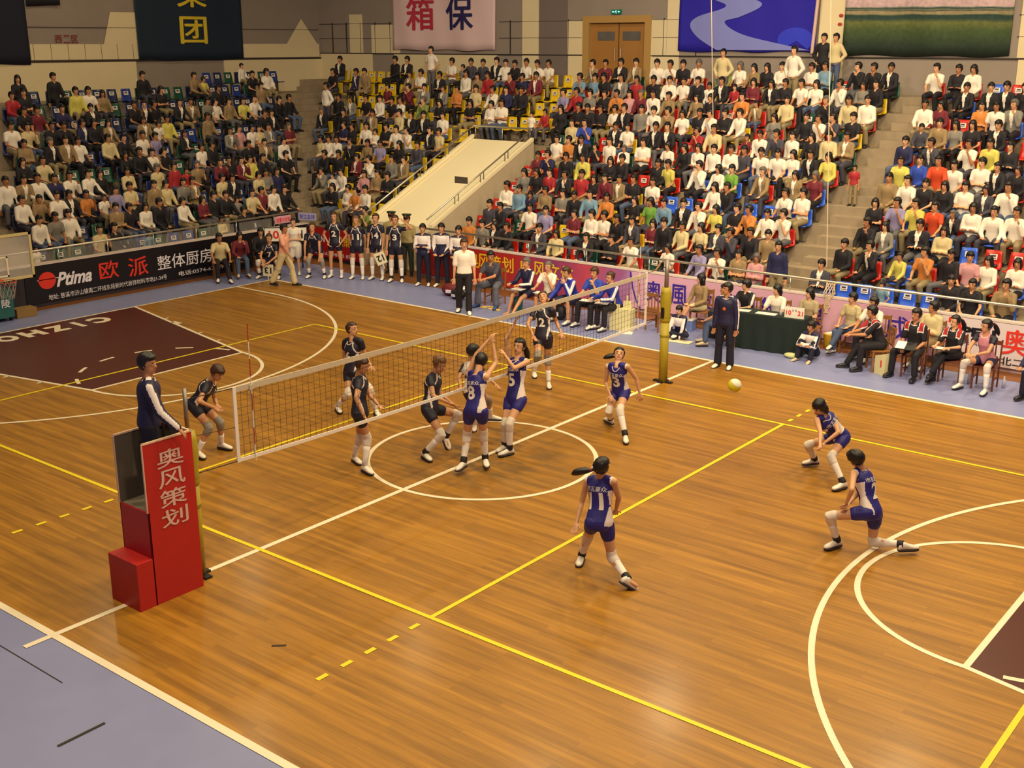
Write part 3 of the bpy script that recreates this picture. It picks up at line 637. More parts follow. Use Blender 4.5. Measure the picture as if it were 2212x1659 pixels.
def head(mb, F):
    J = F.J; k = F.k*1.07; c = J['hed']; u, f, s = F.hup, F.look, F.hside2
    mb.ell(c+u*.025*k-f*.008*k, s*.074*k, f*.093*k, u*.092*k, 16, 12)
    mb.ell(c-u*.045*k+f*.022*k, s*.056*k, f*.062*k, u*.072*k, 14, 10)
    mb.ell(c-u*.088*k+f*.056*k, s*.026*k, f*.024*k, u*.020*k, 10, 6)
    mb.ell(c-u*.020*k+f*.092*k, s*.013*k, f*.022*k, u*.022*k, 8, 6)
    for q in (-1, 1): mb.ell(c+s*q*.076*k-u*.012*k-f*.004*k, s*.010*k, f*.018*k, u*.028*k, 8, 6)
    mb.caps(J['che']-F.up*.02*k, c-u*.05*k-f*.02*k, .056*k, .050*k, 12)
def face(mb, F, mi0=1):
    J = F.J; k = F.k*1.07; c = J['hed']; u, f, s = F.hup, F.look, F.hside2
    for q in (-1, 1):
        mb.ell(c+s*q*.031*k+u*.004*k+f*.076*k, s*.0125*k, f*.009*k, u*.0048*k, 8, 6, mi0+2)
        mb.ell(c+s*q*.031*k+u*.004*k+f*.080*k, s*.0075*k, f*.0075*k, u*.0056*k, 8, 6, mi0)
        mb.ell(c+s*q*.032*k+u*.027*k+f*.080*k, s*.019*k, f*.006*k, u*.0038*k, 8, 4, mi0)
    mb.ell(c-u*.058*k+f*.082*k, s*.024*k, f*.007*k, u*.0065*k, 8, 6, mi0+1)
def hand(mb, F, wr, el, side, curl=.5, tip=None, seg=6, spread=1.0):
    """palm and five fingers; returns nothing, adds loose tubes rooted in the palm"""
    k = F.k; d = ((tip-wr) if tip is not None else (wr-el)).normalized()
    a = F.up.cross(d)
    if a.length < .2: a = F.fwd.cross(d)
    a.normalize(); n = d.cross(a)
    inward = -F.side*side
    if n.dot(inward) < 0: n = -n; a = -a
    pc = wr+d*.045*k
    mb.ell(pc, a*.040*k, n*.016*k, d*.055*k, 10, 8)
    for i, (o, l) in enumerate(((-.030, .066), (-.010, .078), (.011, .072), (.030, .055))):
        b0 = wr+d*.080*k+a*o*k; dd = (d+a*o*4*spread*(1-curl*.6)).normalized()
        b1 = b0+dd*l*.52*k*(1-.15*curl)+n*l*.25*curl*k
        b2 = b1+(dd*(1-curl)+n*curl*1.1).normalized()*l*.52*k
        mb.tube([b0-dd*.012*k, b0, b1, b2, b2+(b2-b1)*.1], [.0098*k, .0095*k, .0088*k, .0072*k, .003*k], seg)
    fw = F.fwd-d*F.fwd.dot(d); sg = 1 if a.dot(fw) >= 0 else -1
    b0 = wr+d*.025*k+a*sg*.030*k; b1 = b0+(d*.7+a*sg*.8+n*.25).normalized()*.040*k; b2 = b1+(d*.95+a*sg*.15+n*.35*curl).normalized()*.032*k
    mb.tube([b0-d*.01*k, b0, b1, b2, b2+(b2-b1)*.1], [.012*k, .0118*k, .0105*k, .0085*k, .003*k], seg)
def skin_mesh(F, name, skin, female=False, voxel=.013, fingers=6, curl=(.5, .5), fat=1.0, hands=True):
    J = F.J; k = F.k; mb = MB(); g = .9 if female else 1.0
    torso(mb, F, female=female, fat=fat); head(mb, F)
    for sd in 'LR':
        q = 1 if sd == 'L' else -1
        sh, el, wr = J['sh'+sd], J['el'+sd], J['wr'+sd]
        mb.ball(sh, .054*k*g, 12, 8)
        mb.caps(sh, el, .050*k*g, .038*k*g); mb.caps(el, wr, .039*k*g, .025*k*g)
        mid = el+(wr-el)*.25; mb.ball(mid, .040*k*g, 10, 6)
        hi, kn, an = J['hi'+sd], J['kn'+sd], J['an'+sd]
        mb.caps(hi, hi+(kn-hi)*.5, .086*k, .071*k, 12); mb.caps(hi+(kn-hi)*.5, kn, .071*k, .052*k, 12)
        mb.caps(kn, an, .050*k, .034*k, 12)
        d = (an-kn).normalized(); back = -F.fwd+d*F.fwd.dot(d)
        if back.length > .1: mb.ell(kn+(an-kn)*.30+back.normalized()*.012*k, *(lambda a: (a*.046*k, a.cross(d)*.048*k, d*.12*k))(d.orthogonal().normalized()), 10, 8)
        foot = J.get('to'+sd)
        if foot is not None: mb.caps(an-V((0, 0, .02*k)), an+(foot-an)*.75, .034*k, .024*k, 8)
        if hands: mb.ell(wr+(wr-el).normalized()*.03*k, *(lambda a, d_: (a*.026*k, a.cross(d_)*.024*k, d_*.04*k))((wr-el).orthogonal().normalized(), (wr-el).normalized()), 8, 6)
    me = remesh(mb, voxel*k, 1)
    me.name = name; me.materials.clear(); me.materials.append(skin); me.materials.append(M_EYE); me.materials.append(M_LIP); me.materials.append(M_EYEW)
    ex = MB(); face(ex, F)
    if hands:
        for sd in 'LR':
            q = 1 if sd == 'L' else -1
            hand(ex, F, J['wr'+sd], J['el'+sd], q, curl[0] if sd == 'L' else curl[1], J.get('ha'+sd), fingers)
    exm = ex.mesh('x', [skin, M_EYE, M_LIP, M_EYEW], True)
    bm = bmesh.new(); bm.from_mesh(me); bm.from_mesh(exm); bm.to_mesh(me); bm.free(); bpy.data.meshes.remove(exm)
    return me
def hair_mesh(F, style, mats):
    J = F.J; k = F.k*1.07; c = J['hed']; u, f, s = F.hup, F.look, F.hside2; mb = MB()
    long_ = style in ('bob', 'long')
    def shp(v):
        r = v-c; x, y, z = r.dot(s)/k, r.dot(f)/k, r.dot(u)/k
        fringe = .036 if style in ('bob', 'fringe', 'long') else (.060 if style == 'short' else .066)
        if y > .020 and z < fringe and not (long_ and abs(x) > .066): return c+r*.72
        if (y > -.008 and z < -.022 and not long_): return c+r*.70
        if z < -.085 and not long_: return c+r*.72
        return v
    if style == 'bald':
        def shp(v):
            r = v-c; z = r.dot(u)/k; y = r.dot(f)/k
            return c+r*.8 if (z > .075 or y > .0) else v
    zc = -.004 if long_ else .030
    mb.ell(c+u*.028*k-f*.012*k, s*(.088 if style in ('pony', 'bun') or isinstance(style, tuple) else .089)*k, f*.106*k, u*(.104 if style in ('pony', 'bun') or isinstance(style, tuple) else .106)*k, 26, 20, 0, shp)
    if long_:
        L = .16 if style == 'bob' else .34
        rings = []
        n = 7
        for i in range(n):
            t = i/(n-1); zz = .02-(L-.0)*t
            w_ = .088+.012*math.sin(t*3); dep = .050 if t < .5 else .045-.02*(t-.5)
            rings.append([c+u*zz*k-f*(.052+.015*t)*k+s*math.cos(2*math.pi*a/14)*w_*(1-.25*t*t)*k+f*math.sin(2*math.pi*a/14)*dep*k for a in range(14)])
        mb.loft(rings)
        for q in (-1, 1): mb.caps(c+s*q*.074*k+u*.02*k+f*.02*k, c+s*q*.076*k-u*(.07 if style == 'bob' else .13)*k-f*.01*k, .020*k, .016*k, 8)
    if style == 'pony' or isinstance(style, tuple):
        dr = V(style[1]).normalized() if isinstance(style, tuple) else (-f*.5-u*.85).normalized()
        p0 = c-f*.095*k+u*.035*k; p1 = p0-f*.045*k+dr*.03*k
        mb.tube([p0+f*.02*k, p1, p1+dr*.05*k, p1+dr*.11*k-u*.012*k, p1+dr*.17*k-u*.03*k, p1+dr*.20*k-u*.05*k], [.020*k, .022*k, .036*k, .042*k, .034*k, .012*k], 12)
        mb.tube([p1-dr*.008*k, p1+dr*.012*k], .023*k, 10, 1)
    if style == 'bun': mb.ball(c-f*.105*k+u*.045*k, .036*k, 12, 8)
    if style in ('short', 'fringe'):
        mb.ell(c+u*.082*k+f*.040*k, s*.066*k, f*.050*k, u*.030*k, 14, 8)
    rn = random.Random(5)
    mb.v = [tuple(V(v)+V((rn.uniform(-1, 1), rn.uniform(-1, 1), rn.uniform(-1, 1)))*.0045*k) for v in mb.v]
    me = mb.mesh('hair', mats, True)
    return me
def cap_mesh(F, mats, peaked=True):
    """0 cloth, 1 band, 2 badge, 3 peak"""
    J = F.J; k = F.k*1.07; c = J['hed']; u, f, s = F.hup, F.look, F.hside2; mb = MB()
    if peaked:
        def rr(z, a, b, dz=0): return [c+u*(z+dz*math.sin(2*math.pi*i/20))*k+s*math.cos(2*math.pi*i/20)*a*k+f*(math.sin(2*math.pi*i/20)*b-.005)*k for i in range(20)]
        mb.loft([rr(.045, .088, .106), rr(.085, .090, .108)], 1)
        mb.loft([rr(.086, .092, .110), rr(.115, .125, .145, .012), rr(.135, .128, .150, .018), rr(.150, .09, .10, .012)], 0)
        mb.ell(c+u*.095*k+f*.125*k, s*.018*k, f*.006*k, u*.018*k, 8, 6, 2)
        mb.loft([[c+u*(.047-.02*t)*k+s*math.cos(math.pi*i/10)*(.082-.02*t)*k+f*(.06+math.sin(math.pi*i/10)*(.045+.05*t))*k+u*dz for i in range(11)] for t, dz in ((0, 0), (1, 0))]+[[c+u*(.027+.004)*k+s*math.cos(math.pi*i/10)*.062*k+f*(.06+math.sin(math.pi*i/10)*.095)*k for i in range(11)]], 3)
    else:
        mb.ell(c+u*.045*k-f*.005*k, s*.086*k, f*.105*k, u*.088*k, 18, 12, 0, lambda v: v if (v-c).dot(u) > .035*k else c+(v-c)*.8)
        mb.ell(c+u*.048*k+f*.135*k, s*.058*k, f*.055*k, u*.007*k, 12, 6, 3)
    return mb.mesh('cap', mats, True)
def top_mesh(F, sleeve=.55, inf=.012, female=False, fat=1.0, hem=-.05, voxel=.014, collar=1.0, loose=0.0):
    J = F.J; k = F.k; mb = MB(); torso(mb, F, inf+loose, hem-.001, collar, female, fat)
    for sd in 'LR':
        sh, el, wr = J['sh'+sd], J['el'+sd], J['wr'+sd]
        g = .9 if female else 1
        inner = sh-(J['shL']-J['shR'])*(.3 if sd == 'L' else -.3)+F.up*.028*k
        if sleeve <= 0: mb.caps(inner, sh-(sh-inner)*.12, .062*k*g, .050*k*g+inf*.4); continue
        mb.caps(inner, sh, .052*k*g+inf, .049*k*g+inf)
        a = min(1, sleeve); mb.caps(sh, sh+(el-sh)*a, .049*k*g+inf, (.047-.008*a)*k*g+inf+.004+loose*.5, 12)
        if sleeve > 1: mb.caps(el, el+(wr-el)*(sleeve-1), .040*k*g+inf, .030*k*g+inf, 12)
    return remesh(mb, voxel*k, 2)
def legs_mesh(F, length=2.0, inf=.012, voxel=.014, fat=1.0, waist=.14, flare=0.0, female=False, skirt=False):
    J = F.J; k = F.k; mb = MB(); torso(mb, F, inf*.8, -.2, waist, female, fat)
    for sd in 'LR':
        hi, kn, an = J['hi'+sd], J['kn'+sd], J['an'+sd]
        a = min(1, length); mb.caps(hi, hi+(kn-hi)*a, .088*k+inf, (.088-.034*a)*k+inf+flare*.5, 12)
        if length > 1: mb.caps(kn, kn+(an-kn)*(length-1), .054*k+inf, .044*k+inf+flare, 12)
    return remesh(mb, voxel*k, 2)
def tube_part(a, b, ra, rb, inf=.006, seg=12, bulge=0.0):
    mb = MB(); a = V(a); b = V(b); n = 5
    mb.tube([a+(b-a)*i/(n-1) for i in range(n)], [ra+(rb-ra)*i/(n-1)+inf+bulge*math.sin(math.pi*i/(n-1)) for i in range(n)], seg); return mb
def shoe_mesh(F, sd, mats, size=1.0):
    J = F.J; k = F.k*size; an = J['an'+sd]; to = J.get('to'+sd)
    d = V(to-an) if to is not None else F.fwd.copy()
    flat = V((d.x, d.y, 0))
    if flat.length < 1e-3: flat = F.fwd.copy(); flat.z = 0
    flat.normalize(); lift = an.z
    sh = J['kn'+sd]-an
    # sole plane: level when the ankle is near the ground, else tilted along ankle->toe
    fd = flat if (to is None or abs((an.z-.085*k)-(to.z-.03*k)) < .05) else (to-an-(sh.normalized() if sh.length > 0 else V((0, 0, 1)))*(-.055*k)).normalized()
    up = V((0, 0, 1)); up = (up-fd*up.dot(fd)).normalized(); sd_ = fd.cross(up)
    o = an-up*.085*k-fd*.065*k      # heel point on the ground
    prof = [(-.005, .026, .055), (.02, .034, .095), (.06, .037, .105), (.10, .036, .088), (.15, .043, .066), (.20, .047, .052), (.245, .038, .040), (.268, .018, .024)]
    mb = MB(); rings = []
    for x, w_, h_ in prof:
        c = o+fd*x*k+up*(.018+h_*.5)*k
        rings.append([c+sd_*w_*k*math.cos(2*math.pi*i/12)*1.0+up*(h_*.5)*k*max(-.98, math.sin(2*math.pi*i/12)*1.15 if math.sin(2*math.pi*i/12) < 0 else math.sin(2*math.pi*i/12)) for i in range(12)])
    mb.loft(rings, 0)
    poly = []
    for x, w_, h_ in prof: poly.append((x*k, w_*1.06*k))
    pl = poly+[(x, -y) for x, y in reversed(poly)]
    vs = [o+fd*x+sd_*y for x, y in pl]; n = len(vs)
    mb.add(vs+[v+up*.022*k for v in vs], [tuple(range(n-1, -1, -1)), tuple(range(n, 2*n))]+[(i, (i+1) % n, n+(i+1) % n, n+i) for i in range(n)], 1)
    return mb.mesh('shoe', mats, True)
def paint(me, mats, fn):
    me.materials.clear()
    for m in mats: me.materials.append(m)
    for p in me.polygons: p.material_index = fn(p.center, p.normal)
def bvh_of(me):
    return BVHTree.FromPolygons([v.co.copy() for v in me.vertices], [tuple(p.vertices) for p in me.polygons])

def fk(h=1.72, z=None, seat=None, lean=0, side_lean=0, armL=None, armR=None, legL=None, legR=None, twist=0, headtilt=0, hturn=0):
    """joints of a figure that faces -Y. arm and leg entries: two direction triples (outward, forward, up)"""
    def d(v, q): a = V((v[0]*q, -v[1], v[2])); return a.normalized()
    legL = legL or ((.04, .02, -1), (.0, -.03, -1)); legR = legR or legL
    armL = armL or ((.16, -.03, -1), (.06, .12, -1)); armR = armR or armL
    J = {}; P = V((0, 0, 0)); le = math.radians(lean); sl = math.radians(side_lean)
    s = V((math.sin(sl), -math.sin(le), math.cos(le)*math.cos(sl))).normalized()
    J['pel'] = P
    tw = math.radians(twist); sx = V((math.cos(tw), math.sin(tw), 0)); sx = (sx-s*sx.dot(s)).normalized()
    J['che'] = P+s*.295*h
    ht = math.radians(headtilt); hd = V((0, -math.sin(le*.5+ht), math.cos(le*.5+ht)))
    J['hed'] = J['che']+hd.normalized()*.103*h
    for sd, q, ar, lg in (('L', 1, armL, legL), ('R', -1, armR, legR)):
        J['sh'+sd] = J['che']-s*.026*h+sx*q*.099*h
        J['el'+sd] = J['sh'+sd]+d(ar[0], q)*.172*h
        J['wr'+sd] = J['el'+sd]+d(ar[1], q)*.148*h
        J['hi'+sd] = P+V((q*.052*h, 0, 0))
        J['kn'+sd] = J['hi'+sd]+d(lg[0], q)*.240*h
        J['an'+sd] = J['kn'+sd]+d(lg[1], q)*.235*h
        J['to'+sd] = J['an'+sd]+V((q*.02*h, -.11*h, -.035*h))
    low = min(J['anL'].z, J['anR'].z)
    dz = (seat+.095*h/1.75) if seat is not None else (-low+.082*h/1.75)
    if z is not None: dz = z
    for n in J: J[n] = J[n]+V((0, 0, dz))
    return J
def rotJ(J, a):
    M = Matrix.Rotation(a, 3, 'Z'); return {k: M @ v for k, v in J.items()}
def facing(dx, dy): return math.atan2(dx, -dy)     # rotation that turns -Y to (dx, dy)

def person(name, label, J, h, loc, look=None, skin=0, female=False, hair='short', hcol='black', top=None, bottom=None, shoes='w', extra=None, group=None, voxel=.013, curl=(.5, .5), fat=1.0, category='person', socks=None, pads=None, cap=None):
    loc = V(loc); F = Fig(J, h, look)
    body = place('person', skin_mesh(F, 'person', SKIN[skin], female, voxel, 6, curl, fat), None, loc)
    tag(body, label, category, group)
    if cap: place('cap', cap_mesh(F, cap[0], cap[1]), body)
    if hair and hair != 'none': place('hair', hair_mesh(F, hair, [HAIR[hcol], mat('hair_band', 'a83050', .6)]), body)
    if top:
        me = top_mesh(F, top.get('sleeve', .55), top.get('inf', .012), female, fat, top.get('hem', -.05), voxel*1.05, top.get('collar', 1.0), top.get('loose', 0))
        ms = top['mats']; fn = top.get('fn')
        if fn: paint(me, ms, lambda c, n: fn(F, c, n))
        else: paint(me, ms, lambda c, n: 0)
        so = place(top.get('name', 'shirt'), me, body)
        bv = bvh_of(me)
        for tx in top.get('text', ()):
            t_, w, hh, up_, backside, material = tx[:6]
            nrm = F.fwd*(-1 if backside else 1); right = F.side*(-1 if backside else 1)
            # lettering reads left to right for someone in front of it
            right = F.up.cross(nrm)
            c = F.J['pel']+(F.J['che']-F.J['pel'])*up_+nrm*.0+right*(tx[6] if len(tx) > 6 else 0)
            decal(tx[7] if len(tx) > 7 else 'number', bv, t_, c, right, F.up, hh, w, material, so, bold=.03, off=.004)
        if top.get('collar_mat'):
            c = F.J['che']+F.up*.0*F.k; mb = MB()
            n = 18; pts = []
            for i in range(n):
                a = 2*math.pi*i/n; fr = math.sin(a)
                p = c+F.side*math.cos(a)*.070*F.k+F.fwd*(fr*.072+.004)*F.k-F.up*(.012+(.055 if top.get('vneck') else .01)*max(0, fr)**2)*F.k
                q = c-F.up*.02*F.k; dr = (p-q); 
                hit = bv.find_nearest(p); 
                if hit[0] is not None and fr > .2: p = hit[0]+hit[1]*.004
                pts.append(p)
            mb.tube(pts, .0065*F.k, 6, 0, True); place('collar', mb.mesh('collar', [top['collar_mat']], True), so)
    if bottom:
        me = legs_mesh(F, bottom.get('len', 1.93), bottom.get('inf', .012), voxel*1.05, fat, bottom.get('waist', .14), bottom.get('flare', 0), female)
        paint(me, bottom['mats'], (lambda c, n: bottom['fn'](F, c, n)) if bottom.get('fn') else (lambda c, n: 0))
        place(bottom.get('name', 'trousers'), me, body)
    for sd in 'LR':
        kn, an = F.J['kn'+sd], F.J['an'+sd]; k = F.k
        if socks: 
            t0 = socks.get('top', .55); place('sock', tube_part(kn+(an-kn)*t0, kn+(an-kn)*.97, .050*k-.016*k*t0+(.004 if t0 < .5 else 0), .034*k, .008).mesh('sock', [socks['mat']], True), body)
        if socks and socks.get('brace'): place('ankle_brace', tube_part(kn+(an-kn)*.80, kn+(an-kn)*1.0, .038*k, .040*k, .012).mesh('ankle_brace', [M_ANK], True), body)
        if pads:
            hi = F.J['hi'+sd]
            mb = MB(); a = kn+(hi-kn).normalized()*.10*k; b = kn+(an-kn).normalized()*.12*k
            mb.tube([a, kn+(hi-kn).normalized()*.04*k, kn, kn+(an-kn).normalized()*.05*k, b], [.064*k, .067*k, .068*k, .067*k, .061*k], 14)
            mm = remesh(mb, .012, 3); paint(mm, [pads], lambda c, n: 0); place('knee_pad', mm, body)
        if shoes:
            ms = {'w': [M_SHOEW, M_SOLE], 'k': [M_SHOEB, M_SOLE], 'bare': None, 'b': [mat('shoe_blue', '2c4c8c', .5), M_SOLE], 't': [mat('shoe_tan', 'c4b090', .6), M_SOLE]}[shoes]
            if ms: place('shoe', shoe_mesh(F, sd, ms), body)
    return body, F
# joints of the twelve players on court, metres from each player's spot on the floor
JT = {
'blue8': ((0.27, -0.51), {'hed': (-0.048, 0.225, 1.676), 'che': (-0.013, 0.097, 1.511), 'shL': (-0.207, 0.122, 1.476), 'shR': (0.183, 0.080, 1.507), 'elL': (-0.169, 0.263, 1.762), 'wrL': (-0.056, 0.442, 1.987), 'elR': (0.145, 0.355, 1.666), 'wrR': (0.056, 0.398, 1.949), 'hiL': (-0.007, -0.090, 0.966), 'hiR': (0.175, -0.021, 0.985), 'knL': (-0.133, -0.012, 0.541), 'knR': (0.080, 0.129, 0.575), 'anL': (-0.057, -0.192, 0.164), 'anR': (0.057, 0.194, 0.139), 'toL': (-0.033, -0.333, 0.057), 'toR': (0.155, 0.104, 0.060)}),
'blue5': ((0.18, 0.4), {'hed': (-0.074, 0.416, 1.673), 'che': (-0.062, 0.356, 1.467), 'shR': (-0.250, 0.393, 1.404), 'shL': (0.138, 0.351, 1.470), 'elR': (-0.341, 0.421, 1.758), 'wrR': (-0.271, 0.529, 2.000), 'elL': (0.115, 0.043, 1.427), 'wrL': (-0.100, 0.076, 1.604), 'hiR': (-0.083, 0.192, 0.832), 'hiL': (0.121, 0.213, 0.863), 'knR': (0.028, -0.073, 0.502), 'knL': (0.134, -0.101, 0.543), 'anR': (-0.100, 0.072, 0.097), 'anL': (0.110, -0.063, 0.104), 'toR': (-0.095, -0.046, 0.034), 'toL': (0.050, -0.229, 0.026)}),
'black12': ((-1.64, 3.71), {'hed': (-0.173, 0.275, 1.679), 'che': (-0.081, 0.163, 1.522), 'shR': (-0.268, 0.152, 1.436), 'shL': (0.124, 0.168, 1.500), 'elR': (-0.264, -0.089, 1.228), 'wrR': (-0.068, -0.160, 1.043), 'elL': (0.086, 0.354, 1.244), 'wrL': (0.280, 0.245, 1.076), 'hiR': (-0.107, 0.041, 0.946), 'hiL': (0.090, 0.087, 0.977), 'knR': (0.118, -0.256, 0.692), 'knL': (0.028, 0.172, 0.538), 'anR': (-0.092, -0.105, 0.326), 'anL': (0.102, 0.106, 0.091), 'toR': (-0.001, -0.204, 0.247), 'toL': (0.199, -0.004, 0.029)}),
'black_net': ((-1.18, -1.56), {'hed': (0.090, 0.046, 1.660), 'che': (0.001, 0.049, 1.471), 'shR': (0.141, -0.091, 1.433), 'shL': (-0.095, 0.215, 1.405), 'elR': (0.291, -0.299, 1.257), 'wrR': (0.427, -0.272, 0.991), 'elL': (0.048, 0.223, 1.127), 'wrL': (0.297, 0.160, 1.039), 'hiR': (0.175, -0.150, 0.945), 'hiL': (0.071, 0.003, 0.906), 'knR': (0.195, -0.002, 0.530), 'knL': (-0.019, 0.041, 0.473), 'anR': (0.225, -0.113, 0.104), 'anL': (-0.234, 0.115, 0.098), 'toR': (0.379, -0.137, 0.026), 'toL': (-0.108, 0.081, 0.032)}),
'black_lunge': ((-0.69, -0.36), {'hed': (0.011, 0.135, 1.471), 'che': (-0.101, 0.114, 1.290), 'shR': (-0.011, -0.068, 1.282), 'shL': (-0.180, 0.285, 1.211), 'elR': (0.167, -0.199, 1.056), 'wrR': (0.356, -0.031, 0.928), 'elL': (-0.021, 0.185, 0.949), 'wrL': (0.216, 0.237, 0.806), 'hiR': (-0.005, -0.157, 0.780), 'hiL': (-0.067, 0.023, 0.745), 'knR': (0.307, -0.167, 0.432), 'knL': (0.160, 0.395, 0.606), 'anR': (0.040, -0.292, 0.107), 'anL': (-0.038, 0.302, 0.205), 'toR': (0.207, -0.347, 0.022), 'toL': (0.065, 0.259, 0.027)}),
'black6': ((-3.22, 0.34), {'hed': (-0.225, 0.195, 1.469), 'che': (-0.179, 0.154, 1.268), 'shR': (-0.369, 0.150, 1.232), 'shL': (0.013, 0.154, 1.300), 'elR': (-0.430, 0.155, 0.935), 'wrR': (-0.184, 0.119, 0.814), 'elL': (0.039, 0.244, 0.998), 'wrL': (0.269, 0.142, 0.897), 'hiR': (-0.220, 0.058, 0.714), 'hiL': (-0.042, 0.069, 0.743), 'knR': (-0.010, -0.170, 0.400), 'knL': (0.338, 0.027, 0.517), 'anR': (-0.336, -0.145, 0.108), 'anL': (0.340, 0.151, 0.102), 'toR': (-0.194, -0.217, 0.023), 'toL': (0.472, 0.085, 0.027)}),
'libero': ((-1.05, 1.26), {'hed': (-0.151, -0.060, 1.302), 'che': (-0.200, -0.068, 1.106), 'shR': (-0.364, -0.052, 0.994), 'shL': (-0.012, -0.101, 1.088), 'elR': (-0.264, -0.304, 0.859), 'wrR': (-0.082, -0.469, 0.764), 'elL': (0.231, -0.147, 0.932), 'wrL': (0.471, -0.206, 0.856), 'hiR': (-0.095, -0.262, 0.634), 'hiL': (0.094, -0.267, 0.669), 'knR': (0.218, -0.444, 0.438), 'knL': (0.062, 0.084, 0.452), 'anR': (0.043, -0.260, 0.084), 'anL': (-0.034, 0.257, 0.096), 'toR': (0.125, -0.373, 0.030), 'toL': (0.074, 0.322, 0.030)}),
'black_crouch': ((-3.54, -2.61), {'hed': (0.277, 0.052, 1.392), 'che': (0.143, 0.019, 1.235), 'shR': (0.247, -0.145, 1.207), 'shL': (0.003, 0.144, 1.140), 'elR': (0.342, -0.371, 1.036), 'wrR': (0.387, -0.140, 0.886), 'elL': (-0.053, 0.213, 0.836), 'wrL': (0.182, 0.077, 0.837), 'hiR': (-0.112, -0.174, 0.839), 'hiL': (-0.178, 0.000, 0.815), 'knR': (0.163, -0.092, 0.493), 'knL': (0.120, 0.158, 0.512), 'anR': (0.011, -0.238, 0.110), 'anL': (-0.011, 0.241, 0.105), 'toR': (0.184, -0.263, 0.021), 'toL': (0.155, 0.285, 0.025)}),
'blue3': ((1.04, 2.32), {'hed': (-0.174, 0.252, 1.298), 'che': (-0.111, 0.115, 1.156), 'shR': (-0.301, 0.108, 1.103), 'shL': (0.078, 0.133, 1.162), 'elR': (-0.363, 0.155, 0.803), 'wrR': (-0.187, 0.038, 0.635), 'elL': (0.138, 0.325, 0.921), 'wrL': (0.190, 0.365, 0.656), 'hiR': (-0.228, 0.272, 0.641), 'hiL': (-0.041, 0.265, 0.674), 'knR': (-0.151, -0.051, 0.369), 'knL': (0.102, -0.101, 0.458), 'anR': (-0.321, 0.270, 0.126), 'anL': (0.330, -0.262, 0.105), 'toR': (-0.412, 0.314, 0.026), 'toL': (0.429, -0.387, 0.023)}),
'blue11': ((3.95, -2.35), {'hed': (-0.025, -0.063, 1.456), 'che': (-0.086, 0.015, 1.275), 'shL': (-0.259, -0.031, 1.201), 'shR': (0.112, -0.008, 1.277), 'elL': (-0.327, -0.046, 0.906), 'wrL': (-0.281, -0.215, 0.697), 'elR': (0.087, 0.150, 1.012), 'wrR': (-0.018, 0.256, 0.788), 'hiL': (-0.053, -0.200, 0.755), 'hiR': (0.037, -0.041, 0.711), 'knL': (-0.265, 0.013, 0.446), 'knR': (0.095, 0.024, 0.264), 'anL': (-0.450, 0.152, 0.093), 'anR': (0.450, -0.157, 0.140), 'toL': (-0.408, 0.051, 0.035), 'toR': (0.565, -0.074, 0.032)}),
'blue1': ((4.71, 2.58), {'hed': (-0.161, -0.170, 1.136), 'che': (-0.137, -0.061, 0.965), 'shR': (-0.148, -0.242, 0.961), 'shL': (-0.038, 0.115, 0.928), 'elR': (0.013, -0.447, 0.831), 'wrR': (0.112, -0.672, 0.746), 'elL': (0.133, -0.082, 0.778), 'wrL': (0.010, -0.270, 0.640), 'hiR': (-0.011, 0.273, 0.596), 'hiL': (0.132, 0.162, 0.629), 'knR': (-0.386, 0.040, 0.434), 'knL': (0.105, -0.219, 0.421), 'anR': (-0.382, 0.332, 0.122), 'anL': (0.373, -0.328, 0.103), 'toR': (-0.477, 0.217, 0.028), 'toL': (0.314, -0.472, 0.027)}),
'blue2': ((6.26, 0.38), {'hed': (-0.269, -0.058, 1.243), 'che': (-0.217, 0.039, 1.068), 'shL': (-0.243, -0.157, 1.076), 'shR': (-0.216, 0.219, 0.987), 'elL': (-0.143, -0.428, 0.965), 'wrL': (-0.235, -0.341, 0.728), 'elR': (-0.234, 0.014, 0.758), 'wrR': (-0.242, -0.246, 0.688), 'hiL': (-0.020, -0.147, 0.595), 'hiR': (0.009, 0.031, 0.531), 'knL': (-0.444, -0.340, 0.501), 'knR': (-0.016, 0.106, 0.098), 'anL': (-0.383, -0.162, 0.108), 'anR': (0.373, 0.169, 0.149), 'toL': (-0.462, -0.336, 0.023), 'toR': (0.462, 0.264, 0.043)}),
}
